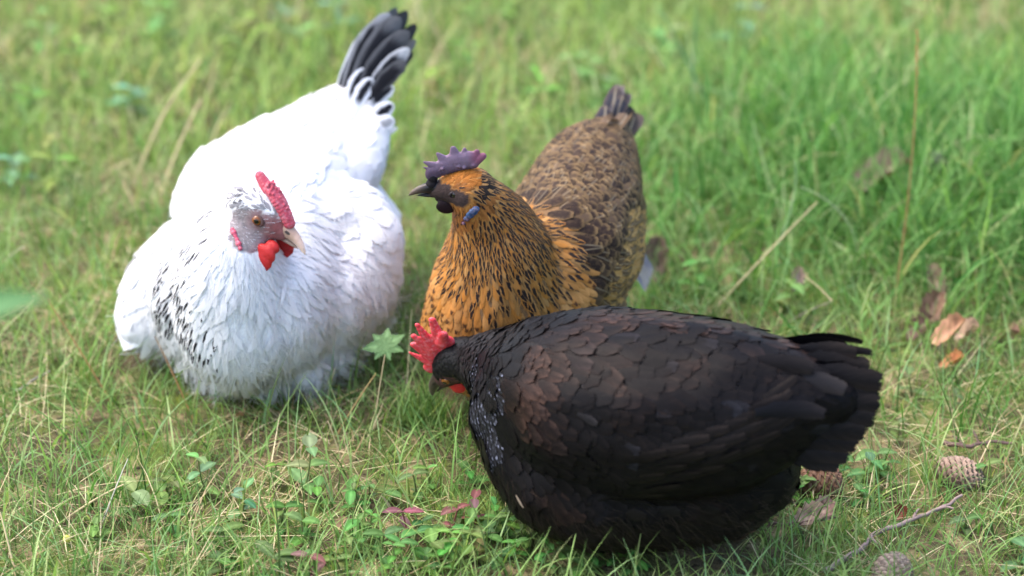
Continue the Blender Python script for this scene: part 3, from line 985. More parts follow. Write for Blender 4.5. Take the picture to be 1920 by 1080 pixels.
    for p, n_ in sample_surface(V, T, lambda p: .0025 if not facezone(Vector(p)) else None, 25, 110000):
        if (Mi @ p).length < .05 or sum(zone(p, a, r) for a, r in SPK) > .1: continue
        low = smooth01(.12, .05, p.z)
        n1, n2 = tone(p); br = sum(zone(p, a, r) * k for a, r, k in BRN)
        bw = smooth01(.10, 1.05, br * .95 + (n1 - .5) * 1.1 + (n2 - .5) * .4)
        cc = mixc(mixc((.008, .0065, .006), (.045, .023, .016), bw), (.030, .022, .017), low)
        rear = zone(p, W(1420, 940, .05), .06)
        if rear > 0: cc = mixc(cc, (.060, .044, .034), min(1, rear * 1.6))
        pl.strand(p, random.uniform(.009, .018) * (1 + .8 * low * random.random()), .00036, random.uniform(.06, .2) * (1 + 1.8 * low), jit(cc, .3), spread=.3)
    pl.build('body_feathers', M_FK, root)
    nkp.build('neck_feathers', M_FKN, root)
    tl = Plumage(bvh, flow)
    TK = (.006, .0055, .0065)
    rows = [
        ((1440, 650, .20), (1560, 632, .215), (1650, 656, .208), .0055, .9), ((1430, 665, .19), (1540, 640, .21), (1612, 655, .213), .011, .3),
        ((1430, 690, .19), (1560, 660, .205), (1640, 690, .200), .014, .2), ((1430, 710, .185), (1560, 690, .2), (1660, 715, .19), .014, .15),
        ((1430, 730, .18), (1560, 715, .19), (1668, 735, .18), .014, .15), ((1430, 750, .175), (1560, 740, .18), (1666, 758, .172), .014, .15),
        ((1430, 770, .17), (1550, 765, .17), (1652, 782, .162), .014, .2), ((1430, 790, .16), (1540, 795, .16), (1640, 810, .150), .014, .3),
        ((1430, 810, .15), (1530, 815, .15), (1625, 835, .140), .014, .4), ((1430, 825, .14), (1520, 838, .14), (1606, 858, .130), .013, .5),
        ((1430, 840, .13), (1510, 855, .13), (1580, 874, .122), .012, .6)]
    for i, (a, b, c, w, pt) in enumerate(rows):
        a, b, c = W(*a), W(*b), W(*c)
        if i > 0: c = c + (c - a) * random.uniform(-.02, .05)
        for sgn, dy in ((-1, -.012), (1, .014)):
            fan = Vector((0, dy * (1.1 - .08 * i), 0))
            tl.quill(a + fan * .4, b + fan, c + fan * .5 + Vector((.0 if sgn < 0 else -.006, 0, 0)), w, Vector((-.1, sgn, .25)), jit(TK, .25), C(.035, .025, .02), (0, .5, 0, 0), pt * .5, .3)
    for (a, b, c, w, colr) in [((1440, 680, .19), (1510, 665, .2), (1590, 700, .195), .010, (.012, .0115, .014)), ((1380, 650, .2), (1450, 640, .21), (1530, 660, .205), .010, (.007, .006, .007)), ((1410, 740, .18), (1480, 725, .18), (1550, 745, .175), .010, (.007, .0065, .008))]:
        a, b, c = [W(*v) + Vector((0, -.03, 0)) for v in (a, b, c)]
        tl.quill(a, b, c, w, Vector((0, -1, .3)), jit(colr, .1), C(.02, .016, .015), (0, .6, 0, 0), .2, .35)
    tl.build_each('tail_feather', M_FK, root)
    make_beak(M, root, (.045, .035, .025), (.05, .04, .03), (.09, .07, .05))
    for sd in (1, -1): make_eye(M, sd, root, (.25, .09, .02), (.10, .04, .04), s, .9)
    cb = []
    for k in range(12):
        t = k / 11
        cb.append(ell((.010 - .039 * t, 0, .0125 + .004 * t + .002 * math.sin(t * 3)), (.0055, .0030, .0065)))
    cb += [ell((-.014, 0, .022), (.012, .0024, .008)), ell((-.022, 0, .024), (.010, .0024, .008))]
    cb += spike((.004, .016), (.0040, .0340), .0048, .0016, .6)
    cb += spike((-.003, .018), (-.0068, .0360), .0056, .0034, .6)
    cb += spike((-.009, .020), (-.0160, .0405), .0056, .0030, .6)
    cb += spike((-.014, .022), (-.0298, .0445), .0066, .0026, .6)
    cb += spike((-.024, .021), (-.0425, .0375), .0062, .0036, .6)
    cb += spike((-.026, .020), (-.0405, .0250), .0062, .0036, .6, 7, .002, .004)
    make_lobe('comb', M, cb, (.66, .05, .065), root, M_COMB, .0007, None, 7)
    for sd in (1, -1):
        w = [ell((.011, sd * .0045, -.009), (.005, .0025, .004)), ell((.010, sd * .0065, -.0145), (.0065, .002, .0065))]
        make_lobe('wattle', M, w, (.60, .03, .03), root, M_WATTLE)
    # legs mostly hidden in the grass
    for dx in (0, 1):
        c0 = W(1190 + 90 * dx, 930 - 15 * dx, 0.0) + Vector((0, .02 + .05 * dx, 0))
        sp = [(c0 + Vector((0, 0, .004 + .008 * k)), (.0045, .0045, .006)) for k in range(8)]
        for ang in (150, 180, 210, 0):
            for k in range(7):
                d = Vector((math.cos(R(ang)), math.sin(R(ang)), 0))
                sp.append((c0 + d * .0055 * k * (1 if ang else .6) + Vector((0, 0, .006)), .0036 - .0002 * k))
        me = remesh_blobs(sp, .0015, 2)
        color_verts(me, lambda p: (.12, .11, .10))
        link_mesh('leg', me, M_HORN, root)
    return root

HENS = [white_hen(), brown_hen(), black_hen()]
# ================================================================== GROUND
def gz(x, y):
    x = np.asarray(x, float); y = np.asarray(y, float)
    return .004 * np.sin(x * 9 + 1.3) * np.cos(y * 7.1) + .003 * np.sin(x * 21 + y * 13) - .004
def vnoise(x, y, f, seed=0):
    x = np.asarray(x) * f + seed * 17.3; y = np.asarray(y) * f + seed * 31.7
    xi = np.floor(x).astype(np.int64); yi = np.floor(y).astype(np.int64)
    fx = x - xi; fy = y - yi
    fx = fx * fx * (3 - 2 * fx); fy = fy * fy * (3 - 2 * fy)
    def h(a, b):
        n = (a * 374761393 + b * 668265263 + seed * 974711) & 0x7fffffff
        n = ((n ^ (n >> 13)) * 1274126177) & 0x7fffffff
        return ((n ^ (n >> 16)) & 0xffff) / 65535.0
    return (h(xi, yi) * (1 - fx) + h(xi + 1, yi) * fx) * (1 - fy) + (h(xi, yi + 1) * (1 - fx) + h(xi + 1, yi + 1) * fx) * fy

def build_ground():
    xs = np.concatenate([np.linspace(-60, -3, 12)[:-1], np.linspace(-3, 3, 241), np.linspace(3, 60, 12)[1:]])
    ys = np.concatenate([np.linspace(-60, -.5, 8)[:-1], np.linspace(-.5, 6, 261), np.linspace(6, 90, 14)[1:]])
    X, Y = np.meshgrid(xs, ys)
    V = np.stack([X, Y, gz(X, Y)], -1).reshape(-1, 3)
    nx, ny = len(xs), len(ys)
    i = (np.arange(ny - 1)[:, None] * nx + np.arange(nx - 1)[None]).ravel()
    me = np_mesh('ground', V, np.stack([i, i + 1, i + nx + 1, i + nx], 1))
    n = NT('soil_and_litter')
    tc = n.n('ShaderNodeTexCoord').outputs['Object']
    a = n.noise(9, 5, tc); b = n.noise(120, 4, tc); c = n.noise(30, 4, tc)
    col = n.mix(n.sstep(a, .4, .62), (.10, .08, .045, 1), (.11, .15, .035, 1))
    col = n.mix(n.sstep(c, .5, .68), col, (.28, .22, .12, 1))
    col = n.mix(n.sstep(b, .52, .7), col, (.035, .026, .018, 1))
    n.l(col, n.p.inputs['Base Color']); n.p.inputs['Roughness'].default_value = .95
    n.p.inputs['Specular IOR Level'].default_value = .1
    n.bump(n.math('ADD', b, c), 1.0, .006)
    set_props(link_mesh('ground', me, n.m), kind='structure')
build_ground()

def leafy(name, rough=.5, transl=.3, bump=0.0, spec=.14):
    n = NT(name)
    c = n.attr('col').outputs['Color']
    n.l(c, n.p.inputs['Base Color']); n.p.inputs['Roughness'].default_value = rough
    n.p.inputs['Specular IOR Level'].default_value = spec
    tr = n.n('ShaderNodeBsdfTranslucent'); n.l(n.mix(1.0, c, (1.0, 1.0, .55, 1), 'MULTIPLY'), tr.inputs[0])
    mx = n.n('ShaderNodeMixShader'); mx.inputs[0].default_value = transl
    n.l(n.p.outputs[0], mx.inputs[1]); n.l(tr.outputs[0], mx.inputs[2]); n.l(mx.outputs[0], n.out.inputs[0])
    return n.m
M_GRASS = leafy('grass_blade', .42, .42)
M_STRAW = leafy('dry_straw', .6, .2)
M_LEAF = leafy('green_leaf', .45, .35)
M_DRY = leafy('dead_leaf', .55, .15)

foot = np.array(sorted(FOOT)); FW_, FH_ = 400, 400
fmask = np.zeros((FW_, FH_), bool)
for a, b in foot:
    if 0 <= a + 200 < FW_ and 0 <= b < FH_: fmask[a + 200, b] = True
def in_foot(x, y):
    i = np.clip(np.floor(x / .01).astype(int) + 200, 0, FW_ - 1); j = np.clip(np.floor(y / .01).astype(int), 0, FH_ - 1)
    return fmask[i, j]

def blades(name, x, y, L, w, lean, bend, colr, mat, az=None, z0=None, levels=4, label=None, cat='grass'):
    keep = ~in_foot(x, y)
    def sub(a): return a[keep] if hasattr(a, '__len__') else a
    x, y, L, w, lean, bend, colr = map(sub, (x, y, L, w, lean, bend, colr))
    if z0 is not None: z0 = sub(z0)
    if az is not None: az = sub(az)
    n = len(x)
    az = RNG.random(n) * 2 * np.pi if az is None else az
    d = np.stack([np.cos(az), np.sin(az), np.zeros(n)], 1)
    ta = az + np.pi / 2 + RNG.normal(0, .6, n)
    sd = np.stack([np.cos(ta), np.sin(ta), np.zeros(n)], 1)
    base = np.stack([x, y, gz(x, y) - .002 + (z0 if z0 is not None else 0)], 1)
    V = np.empty((n, levels, 2, 3), np.float32)
    # arc: direction angle from vertical grows along the blade
    pos = base.copy(); prev = 0
    curl = RNG.normal(0, .25, n)
    for k in range(levels):
        s = k / (levels - 1)
        if k:
            th = lean + bend * (s - .5 / (levels - 1))
            dd = d + sd * (curl * s)[:, None]
            pos = pos + (dd * np.sin(th)[:, None] + np.array([0, 0, 1.0]) * np.cos(th)[:, None]) * (L / (levels - 1))[:, None]
            pos[:, 2] = np.maximum(pos[:, 2], base[:, 2] + .0015)
        ww = w * (1 - .92 * s ** 1.6) * (.75 + .5 * s if s < .5 else 1)
        V[:, k, 0] = pos - sd * ww[:, None] / 2
        V[:, k, 1] = pos + sd * ww[:, None] / 2
    b = (np.arange(n) * levels * 2)[:, None] + (np.arange(levels - 1) * 2)[None]
    b = b.ravel()
    F = np.stack([b, b + 1, b + 3, b + 2], 1)
    c4 = np.repeat(colr, levels * 2, axis=0)
    me = np_mesh(name, V.reshape(-1, 3), F, {'col': c4})
    o = link_mesh(name, me, mat)
    return set_props(o, label, cat, kind='stuff')

def lush(x, y):
    """taller greener grass to the right rear"""
    c = W(1640, 300, 0); c2 = W(1860, 420, 0)
    a = np.exp(-(((x - c.x) / .28) ** 2 + ((y - c.y) / .26) ** 2))
    b = np.exp(-(((x - c2.x) / .16) ** 2 + ((y - c2.y) / .20) ** 2))
    return np.clip(a + b, 0, 1)

def patch(n, x0, x1, y0, y1):
    return RNG.uniform(x0, x1, n), RNG.uniform(y0, y1, n)

def cmix(a, b, t): return np.array(a)[None] * (1 - t[:, None]) + np.array(b)[None] * t[:, None]

def grass_colors(x, y, n):
    t = np.clip(vnoise(x, y, 7, 1) * .6 + vnoise(x, y, 30, 2) * .4 + RNG.normal(0, .18, n), 0, 1)
    c = cmix((.095, .235, .050), (.28, .39, .13), t)
    dark = RNG.random(n) < .25; c[dark] *= .45
    pale = RNG.random(n) < .2
    c[pale] = cmix((.42, .48, .20), (.20, .40, .17), RNG.random(pale.sum()))
    return c * RNG.uniform(.75, 1.25, n)[:, None]

# dense short turf
n = 150000
x, y = patch(n, -1.15, 1.15, 1.25, 3.7)
dens = vnoise(x, y, 11, 5) * .6 + vnoise(x, y, 33, 6) * .4
k = RNG.random(n) < np.clip(1.7 * (dens - .08), .35, 1)
x, y = x[k], y[k]; n = len(x)
L = RNG.gamma(6, .0052, n) * (1 + .35 * vnoise(x, y, 5, 9)); L = np.clip(L, .010, .075)
blades('short_grass', x, y, L, RNG.gamma(5, .00032, n), np.abs(RNG.normal(.35, .35, n)), RNG.uniform(.1, 1.4, n), grass_colors(x, y, n), M_GRASS, label='short mixed green grass of the lawn', levels=5)
# moss and low green fuzz
n = 60000
x, y = patch(n, -1.0, 1.0, 1.3, 3.3)
k = RNG.random(n) < np.clip(2.2 * (vnoise(x, y, 14, 21) - .35), 0, 1)
x, y = x[k], y[k]; n = len(x)
blades('moss', x, y, RNG.uniform(.004, .014, n), RNG.uniform(.0009, .0016, n), np.abs(RNG.normal(.5, .5, n)), RNG.uniform(0, 1, n), cmix((.18, .23, .035), (.36, .41, .08), RNG.random(n)), M_GRASS, label='low yellow green moss between the grass blades', cat='moss', levels=3)
# dry thatch lying between the blades
n = 60000
x, y = patch(n, -1.1, 1.1, 1.25, 3.6)
k = RNG.random(n) < np.clip(1.9 * (vnoise(x, y, 8, 12) - .22), .12, 1)
x, y = x[k], y[k]; n = len(x)
L = RNG.gamma(5, .0085, n); L = np.clip(L, .012, .11)
cs = cmix((.28, .19, .09), (.68, .58, .36), RNG.random(n) ** 1.2)
blades('dry_thatch', x, y, L, RNG.uniform(.0006, .0014, n), RNG.normal(1.30, .28, n), RNG.uniform(-.1, .5, n), cs, M_STRAW, z0=RNG.random(n) ** 1.6 * .016, label='dry straw coloured thatch lying in the lawn', cat='thatch')
# finer long green blades among the turf
n = 16000
x, y = patch(n, -1.1, 1.1, 1.3, 3.5)
L = RNG.uniform(.04, .10, n)
blades('long_grass', x, y, L, RNG.uniform(.0010, .0024, n), np.abs(RNG.normal(.3, .25, n)), RNG.uniform(.3, 1.4, n), grass_colors(x, y, n) * 1.05, M_GRASS, label='scattered longer green grass blades standing above the turf', levels=6)
# lush patch
n = 60000
x, y = patch(n, .05, 1.25, 2.0, 3.4)
k = RNG.random(n) < lush(x, y) * .7
x, y = x[k], y[k]; n = len(x)
t = RNG.random(n)
c = cmix((.035, .135, .022), (.26, .47, .14), t ** 1.6) * RNG.uniform(.75, 1.25, n)[:, None]
q_ = RNG.random(n) < .07; c[q_] = cmix((.50, .46, .24), (.45, .58, .30), RNG.random(q_.sum()))
lu = lush(x, y)
blades('lush_grass', x, y, RNG.uniform(.06, .17, n) * (.45 + .55 * lu), RNG.gamma(4, .00062, n), np.abs(RNG.normal(.25, .3, n)), RNG.uniform(.2, 1.9, n), c, M_GRASS, label='tall lush bluish green grass growing to the right', levels=6)
# a few blades in front of the pecking head
n = 520
hc = W(808, 785, 0)
x = RNG.normal(hc.x, .020, n); y = RNG.normal(hc.y, .014, n)
blades('grass_tuft', x, y, RNG.uniform(.025, .055, n), RNG.uniform(.0009, .0018, n), np.abs(RNG.normal(.25, .2, n)), RNG.uniform(.2, 1.0, n), grass_colors(x, y, n), M_GRASS, label='green grass in front of the pecking black hen beak', levels=6)
# broadleaved weeds and pale mixed grass in the far lawn
n = 26000
x, y = patch(n, -1.6, 1.7, 2.45, 4.6)
t = np.clip(vnoise(x, y, 5, 31) + RNG.normal(0, .2, n), 0, 1)
c = cmix((.19, .34, .07), (.46, .58, .20), t)
st = RNG.random(n) < np.clip(2.6 * (vnoise(x, y, 4.5, 44) * .6 + vnoise(x, y, 12, 45) * .4 - .42), .03, .8)
c[st] = cmix((.44, .34, .19), (.62, .54, .34), RNG.random(st.sum()))
blades('far_grass', x, y, RNG.uniform(.03, .09, n), RNG.uniform(.0018, .0045, n), np.abs(RNG.normal(.4, .4, n)), RNG.uniform(.2, 1.2, n), c, M_GRASS, label='pale green and straw coloured grass beyond the hens')
n = 50000
x, y = patch(n, -8, 8, 3.4, 12)
blades('distant_grass', x, y, RNG.uniform(.05, .14, n), RNG.uniform(.006, .014, n), np.abs(RNG.normal(.5, .3, n)), RNG.uniform(.2, 1.0, n), grass_colors(x, y, n), M_GRASS, label='meadow grass reaching away behind the hens')
n = 26000
x, y = patch(n, -2.4, 2.4, .5, 3.4)
k = (np.abs(x) > 1.1) | (y < 1.3)
x, y = x[k], y[k]; n = len(x)
blades('side_grass', x, y, RNG.uniform(.03, .07, n), RNG.uniform(.002, .004, n), np.abs(RNG.normal(.5, .3, n)), RNG.uniform(.2, 1.0, n), grass_colors(x, y, n), M_GRASS, label='short grass of the lawn outside the picture on both sides')
#@@MORE@@
# ================================================================== SMALL THINGS IN THE GRASS
def leaf_arrays(L, Wd, col, shape='oval', fold=.25, droop=.5, n=11, m=5, serr=0.0, rg=random, vein=None, curl=0.0, rough=.04):
    V, Cc = [], []
    vein = vein or tuple(min(1, c * 1.5 + .02) for c in col[:3])
    for i in range(n):
        s = i / (n - 1)
        if shape == 'oval': w = math.sin(math.pi * s ** .85) ** .8
        elif shape == 'lance': w = math.sin(math.pi * s ** .65) ** 1.1
        elif shape == 'round': w = math.sin(math.pi * s) ** .5
        else: w = math.sin(math.pi * s ** .75)
        w = Wd * .5 * w + .0004
        if serr: w *= 1 + serr * (1 if i % 2 else -1)
        a = droop * s
        cx = L * (math.sin(a) / droop if abs(droop) > 1e-3 else s)
        cz = -L * ((1 - math.cos(a)) / droop if abs(droop) > 1e-3 else 0)
        for j in range(m):
            u = -1 + 2 * j / (m - 1)
            z = cz + abs(u) * w * fold + curl * w * u * u * (s - .3) * 2 + rg.uniform(-rough, rough) * w
            V.append((cx, u * w, z))
            k = 1 + (rg.random() - .5) * (.2 if rough < .1 else .9)
            base = vein if abs(u) < .05 else col
            Cc.append(tuple(min(1, b * k) for b in base[:3]) + (1,))
    F = [(i * m + j, (i + 1) * m + j, (i + 1) * m + j + 1, i * m + j + 1) for i in range(n - 1) for j in range(m - 1)]
    return V, F, Cc

def leaf_obj(name, pos, dirv, L, Wd, col, mat, parent=None, up=Vector((0, 0, 1)), **kw):
    if mat is M_DRY: col = tuple(c * .55 for c in col)
    V, F, Cc = leaf_arrays(L, Wd, col, **kw)
    f = Vector(dirv).normalized(); s = up.cross(f)
    if s.length < 1e-3: s = Vector((1, 0, 0))
    s.normalize(); u = f.cross(s)
    V = [tuple(pos + f * a + s * b + u * c) for a, b, c in V]
    me = np_mesh(name, V, np.array(F), {'col': np.array(Cc)})
    o = link_mesh(name, me, mat, parent)
    return o

def tube_mesh(name, pts, r0, r1, col, sides=6, jitter=0.0, rg=random):
    V, F, Cc = [], [], []
    n = len(pts)
    for i, p in enumerate(pts):
        T = (pts[min(i + 1, n - 1)] - pts[max(i - 1, 0)]).normalized()
        a = T.cross(Vector((.3, .2, 1))).normalized(); b = T.cross(a)
        r = r0 + (r1 - r0) * i / (n - 1)
        for k in range(sides):
            t = 2 * math.pi * k / sides
            rr = r * (1 + rg.uniform(-jitter, jitter))
            V.append(tuple(p + a * math.cos(t) * rr + b * math.sin(t) * rr))
            q = .8 + .4 * rg.random()
            Cc.append((col[0] * q, col[1] * q, col[2] * q, 1))
    for i in range(n - 1):
        for k in range(sides):
            F.append((i * sides + k, i * sides + (k + 1) % sides, (i + 1) * sides + (k + 1) % sides, (i + 1) * sides + k))
    F4 = np.array(F)
    me = np_mesh(name, V, F4, {'col': np.array(Cc)})
    return me

def bez(a, b, c, n=12):
    return [a * (1 - t) ** 2 + b * 2 * t * (1 - t) + c * t * t for t in [i / (n - 1) for i in range(n)]]

def on_ground(px, py, dz=0.0):
    p = W(px, py, 0); p.z = float(gz(p.x, p.y)) + dz
    return p

GREEN = (.12, .25, .055); PALE = (.18, .31, .11); DEEP = (.065, .16, .035)

def herb(px, py, h, nl, size, label, col=GREEN, group=None, seed=0, shape='oval', name='wild_herb', cat='plant', pairs=True, stemcol=(.18, .22, .08)):
    rg = random.Random(seed * 77 + int(px))
    col = tuple(c * (.85 if col in (GREEN, PALE, DEEP) else .55) for c in col)
    p0 = on_ground(px, py)
    root = thing(name, p0, label, cat, group)
    top = p0 + Vector((rg.uniform(-.3, .3) * h, rg.uniform(-.2, .2) * h, h))
    pts = bez(p0, (p0 + top) / 2 + Vector((rg.uniform(-.1, .1) * h, 0, 0)), top)
    link_mesh('stem', tube_mesh('stem', pts, .0010, .0006, stemcol), M_LEAF, root)
    a0 = rg.uniform(0, 6.28)
    for i in range(nl):
        t = .35 + .65 * i / max(1, nl - 1)
        q = pts[min(len(pts) - 1, int(t * (len(pts) - 1)))]
        for k in ((0, 1) if pairs else (0,)):
            a = a0 + i * 1.57 + k * math.pi + rg.uniform(-.3, .3) if pairs else a0 + i * 2.4
            sz = size * (1 - .35 * t * (nl > 2)) * rg.uniform(.8, 1.15)
            d = Vector((math.cos(a), math.sin(a), rg.uniform(.05, .6)))
            cc = tuple(c * rg.uniform(.8, 1.2) for c in col)
            leaf_obj('leaf', q, d, sz, sz * rg.uniform(.42, .60), cc, M_LEAF, root, shape=shape, fold=.22, droop=rg.uniform(.3, .9), rg=rg)
    return root

# palmate leaf beside the red comb
def palmate():
    base = on_ground(712, 705)
    root = thing('palmate_seedling', base, 'pale green leaf with jagged fingers on a thin stem between white hen and red comb', 'plant')
    c = W(722, 648, .055)
    link_mesh('stem', tube_mesh('stem', bez(base, base.lerp(c, .5) + Vector((-.004, 0, .01)), c), .0009, .0006, (.30, .32, .16)), M_LEAF, root)
    up = Vector((-.1, -.65, .75)).normalized()
    sidev = Vector((1, 0, .1)).normalized(); fwd = up.cross(sidev).normalized()
    for a, L in ((-20, .017), (30, .020), (80, .018), (130, .017), (180, .021), (228, .015), (285, .014)):
        d = sidev * math.cos(R(a)) + fwd * math.sin(R(a))
        leaf_obj('leaf_finger', c, d, L * 1.05, L * .55, (.17, .30, .12), M_LEAF, root, up=up, shape='lance', fold=.12, droop=.35, serr=.14, n=13)
palmate()

# broadleaved herbs
herb_spots = [
    (566, 925, .050, 3, .030, 'pale green herb with broad opposite leaves, tallest one in the foreground between the hens', PALE),
    (390, 915, .042, 3, .024, 'pale soft green herb at the left of the foreground herbs below the white hen', PALE),
    (452, 955, .034, 3, .022, 'bluish green herb just right of the leftmost foreground herb', (.20, .40, .20)),
    (524, 985, .026, 2, .020, 'small dark green herb at the foot of the tall pale herb', DEEP),
    (240, 950, .022, 2, .022, 'light green seedling with two flat leaves in straw at lower left', (.36, .48, .20)),
    (178, 1004, .014, 2, .016, 'tiny yellow green seedling beside the yellow berry', (.30, .46, .10)),
    (700, 1010, .028, 3, .018, 'small bright herb in front centre of the lawn near the bottom edge', GREEN),
    (672, 950, .024, 3, .016, 'small green herb up from the bottom centre among thin blades', (.18, .34, .10)),
    (1500, 940, .020, 2, .018, 'small green leafy sprig by the left pine cone behind the black tail', GREEN),
    (1615, 905, .030, 3, .028, 'green herb with three broad leaves right of the round pine cone', (.17, .34, .12)),
    (1650, 880, .026, 2, .024, 'green herb leaning under the black tail beside a broad leaved herb', (.19, .36, .13)),
    (1908, 1050, .022, 2, .024, 'green herb cut by the right edge at the bottom', (.20, .38, .14)),
    (1300, 545, .035, 3, .026, 'light green herb just above the black hen back', GREEN),
    (1370, 560, .030, 3, .024, 'mid green herb second above the black hen back', (.19, .38, .10)),
    (1480, 590, .034, 3, .032, 'long leaved light green herb above the black tail', (.26, .44, .12)),
    (1250, 430, .034, 3, .020, 'bright green clover like herb right of the brown hen', (.18, .42, .08)),
    (1862, 630, .020, 3, .014, 'small yellow green herb in the grass at the right side', (.26, .36, .08)),
]
for i, a in enumerate(herb_spots):
    herb(*a[:5], a[5], a[6], 'leafy herbs growing in the lawn', i, 'lance' if i in (0, 9, 14) else 'oval')
# creeping cluster before the black hen
rg0 = random.Random(5)
CL = [(830, 1050), (872, 1030), (905, 1062), (935, 1010), (962, 1045), (1005, 1020), (1020, 1068), (1060, 1040), (1092, 1065), (1128, 1035), (1000, 985), (1150, 1060), (790, 1070), (740, 1075), (855, 1075), (1185, 1075)]
for i, (px, py) in enumerate(CL):
    herb(px, py, rg0.uniform(.014, .034), 3, rg0.uniform(.014, .021), 'small bright green rounded seedling in the cluster in front of the black hen', (.17 * rg0.uniform(.9, 1.3), .38 * rg0.uniform(.85, 1.15), .085), 'bright seedlings in front of the black hen', 40 + i, 'round', 'seedling', 'seedling')
for i, (px, py, lab) in enumerate([(768, 1010, 'dull pink leaved seedling left of the bright green cluster'), (850, 1005, 'reddish purple seedling left of the black hen breast'), (892, 985, 'pink tinged sprig beside the black hen breast'), (590, 1078, 'dark red seedling at the bottom edge left of centre')]):
    herb(px, py, .026, 2, .017, lab, (.34, .15, .15), 'reddish seedlings', 70 + i, 'oval', 'red_seedling', 'seedling', stemcol=(.3, .12, .1))
# blurred weeds far behind
BG = [(470, 60), (520, 30), (560, 70), (640, 40), (440, 110), (860, 60), (905, 25), (960, 50), (870, 110), (300, 60), (150, 120), (60, 190), (30, 320), (110, 330), (250, 180), (1010, 200), (1080, 130), (1130, 160), (1450, 130), (1510, 90), (1380, 60), (1700, 60), (700, 90), (820, 160), (1240, 80), (90, 60), (360, 140), (200, 30)]
for i, (px, py) in enumerate(BG):
    cc = rg0.choice([(.22, .44, .08), (.26, .48, .14), (.30, .42, .08), (.24, .44, .24)])
    herb(px, py + 25, rg0.uniform(.03, .06), 3, rg0.uniform(.025, .045), 'out of focus bright green weed far behind the hens', cc, 'blurred weeds behind the hens', 100 + i, 'oval', 'background_weed', 'weed')

for i in range(76):
    px, py = rg0.uniform(280, 1120), rg0.uniform(885, 1078)
    if i > 34: px, py = rg0.uniform(1480, 1900), rg0.uniform(700, 1070)
    if i > 46: px, py = rg0.uniform(770, 1230), rg0.uniform(985, 1078)
    herb(px, py, rg0.uniform(.010, .026), 2, rg0.uniform(.010, .019), 'low green seedling scattered among the grass of the near lawn', (.15 * rg0.uniform(.8, 1.6), .36 * rg0.uniform(.7, 1.15), .09), 'low seedlings in the near lawn', 300 + i, rg0.choice(('round', 'oval')), 'lawn_seedling', 'seedling')
# dry leaves
def dry_leaf(px, py, L, Wd, ang, col, label, tilt=.1, z=.012, curl=.6, droop=-.7, **kw):
    p = on_ground(px, py, z)
    d = Vector((math.cos(R(ang)), math.sin(R(ang)), tilt))
    o = leaf_obj('dry_leaf', p - d.normalized() * L / 2, d, L, Wd, col, M_DRY, up=Vector((random.uniform(-.2, .2), -.25, 1)), fold=.55, droop=droop, curl=curl * 1.8, shape=kw.get('shape', 'oval'), n=12, m=7, serr=.10, rough=.22)
    set_props(o, label, 'dead leaf', 'dead leaves lying in the grass')
    return o
dry_leaf(1778, 668, .040, .022, 15, (.62, .34, .20), 'curled orange dead leaf in the grass on the right', .25, .026)
dry_leaf(1815, 662, .030, .020, -20, (.60, .42, .30), 'paler tan dead leaf touching the orange one', .3, .024)
dry_leaf(1785, 702, .026, .015, -10, (.66, .27, .12), 'small bright orange dead leaf just below the curled one', .1, .014)
dry_leaf(1520, 992, .034, .022, 12, (.60, .42, .33), 'flat pinkish tan dead leaf behind the black hen feet', .1, .012, .2)
dry_leaf(1545, 982, .022, .018, 40, (.64, .40, .36), 'pink curled leaf half lying over the flat tan leaf', .3, .016)
dry_leaf(1395, 1025, .024, .010, 8, (.50, .30, .20), 'small brown dead leaf under the black hen belly edge', .05, .010)
dry_leaf(455, 796, .018, .009, -50, (.62, .36, .22), 'small orange brown leaf fragment below the white hen', .2, .012)
dry_leaf(483, 802, .012, .008, -60, (.20, .10, .12), 'tiny purple brown leaf fragment beside the orange fragment', .2, .012)
dry_leaf(1232, 515, .050, .026, 75, (.24, .17, .14), 'brown dead leaf standing up behind the brown hen wing', .8, .02)
dry_leaf(1752, 560, .040, .018, 100, (.34, .22, .17), 'dull brown dead leaf in the grass above the orange leaf', .3, .018)
dry_leaf(1645, 395, .080, .040, 8, (.36, .26, .20), 'large blurred brown dead leaf under the lush grass', .1, .03)
dry_leaf(1735, 385, .060, .034, -30, (.20, .18, .19), 'grey dead leaf right of the large brown leaf under lush grass', .2, .03)
dry_leaf(1725, 640, .034, .018, 30, (.20, .12, .09), 'dark brown dead leaf left of the orange leaf', .2, .014)
dry_leaf(1745, 610, .040, .022, 60, (.30, .18, .12), 'brown curled dead leaf above the dark one at the right', .3, .018)
dry_leaf(1890, 655, .034, .018, -40, (.36, .22, .16), 'reddish brown dead leaf near the right edge', .2, .016)
dry_leaf(1490, 580, .030, .013, 80, (.52, .38, .32), 'upright pale brown leaf above the black tail', .9, .03)
dry_leaf(640, 1000, .016, .008, 30, (.5, .33, .2), 'light tan leaf crumb in the foreground lawn', .2, .010)
dry_leaf(1690, 965, .014, .010, 60, (.22, .06, .04), 'small dark red leaf beside the long twig', .2, .010)

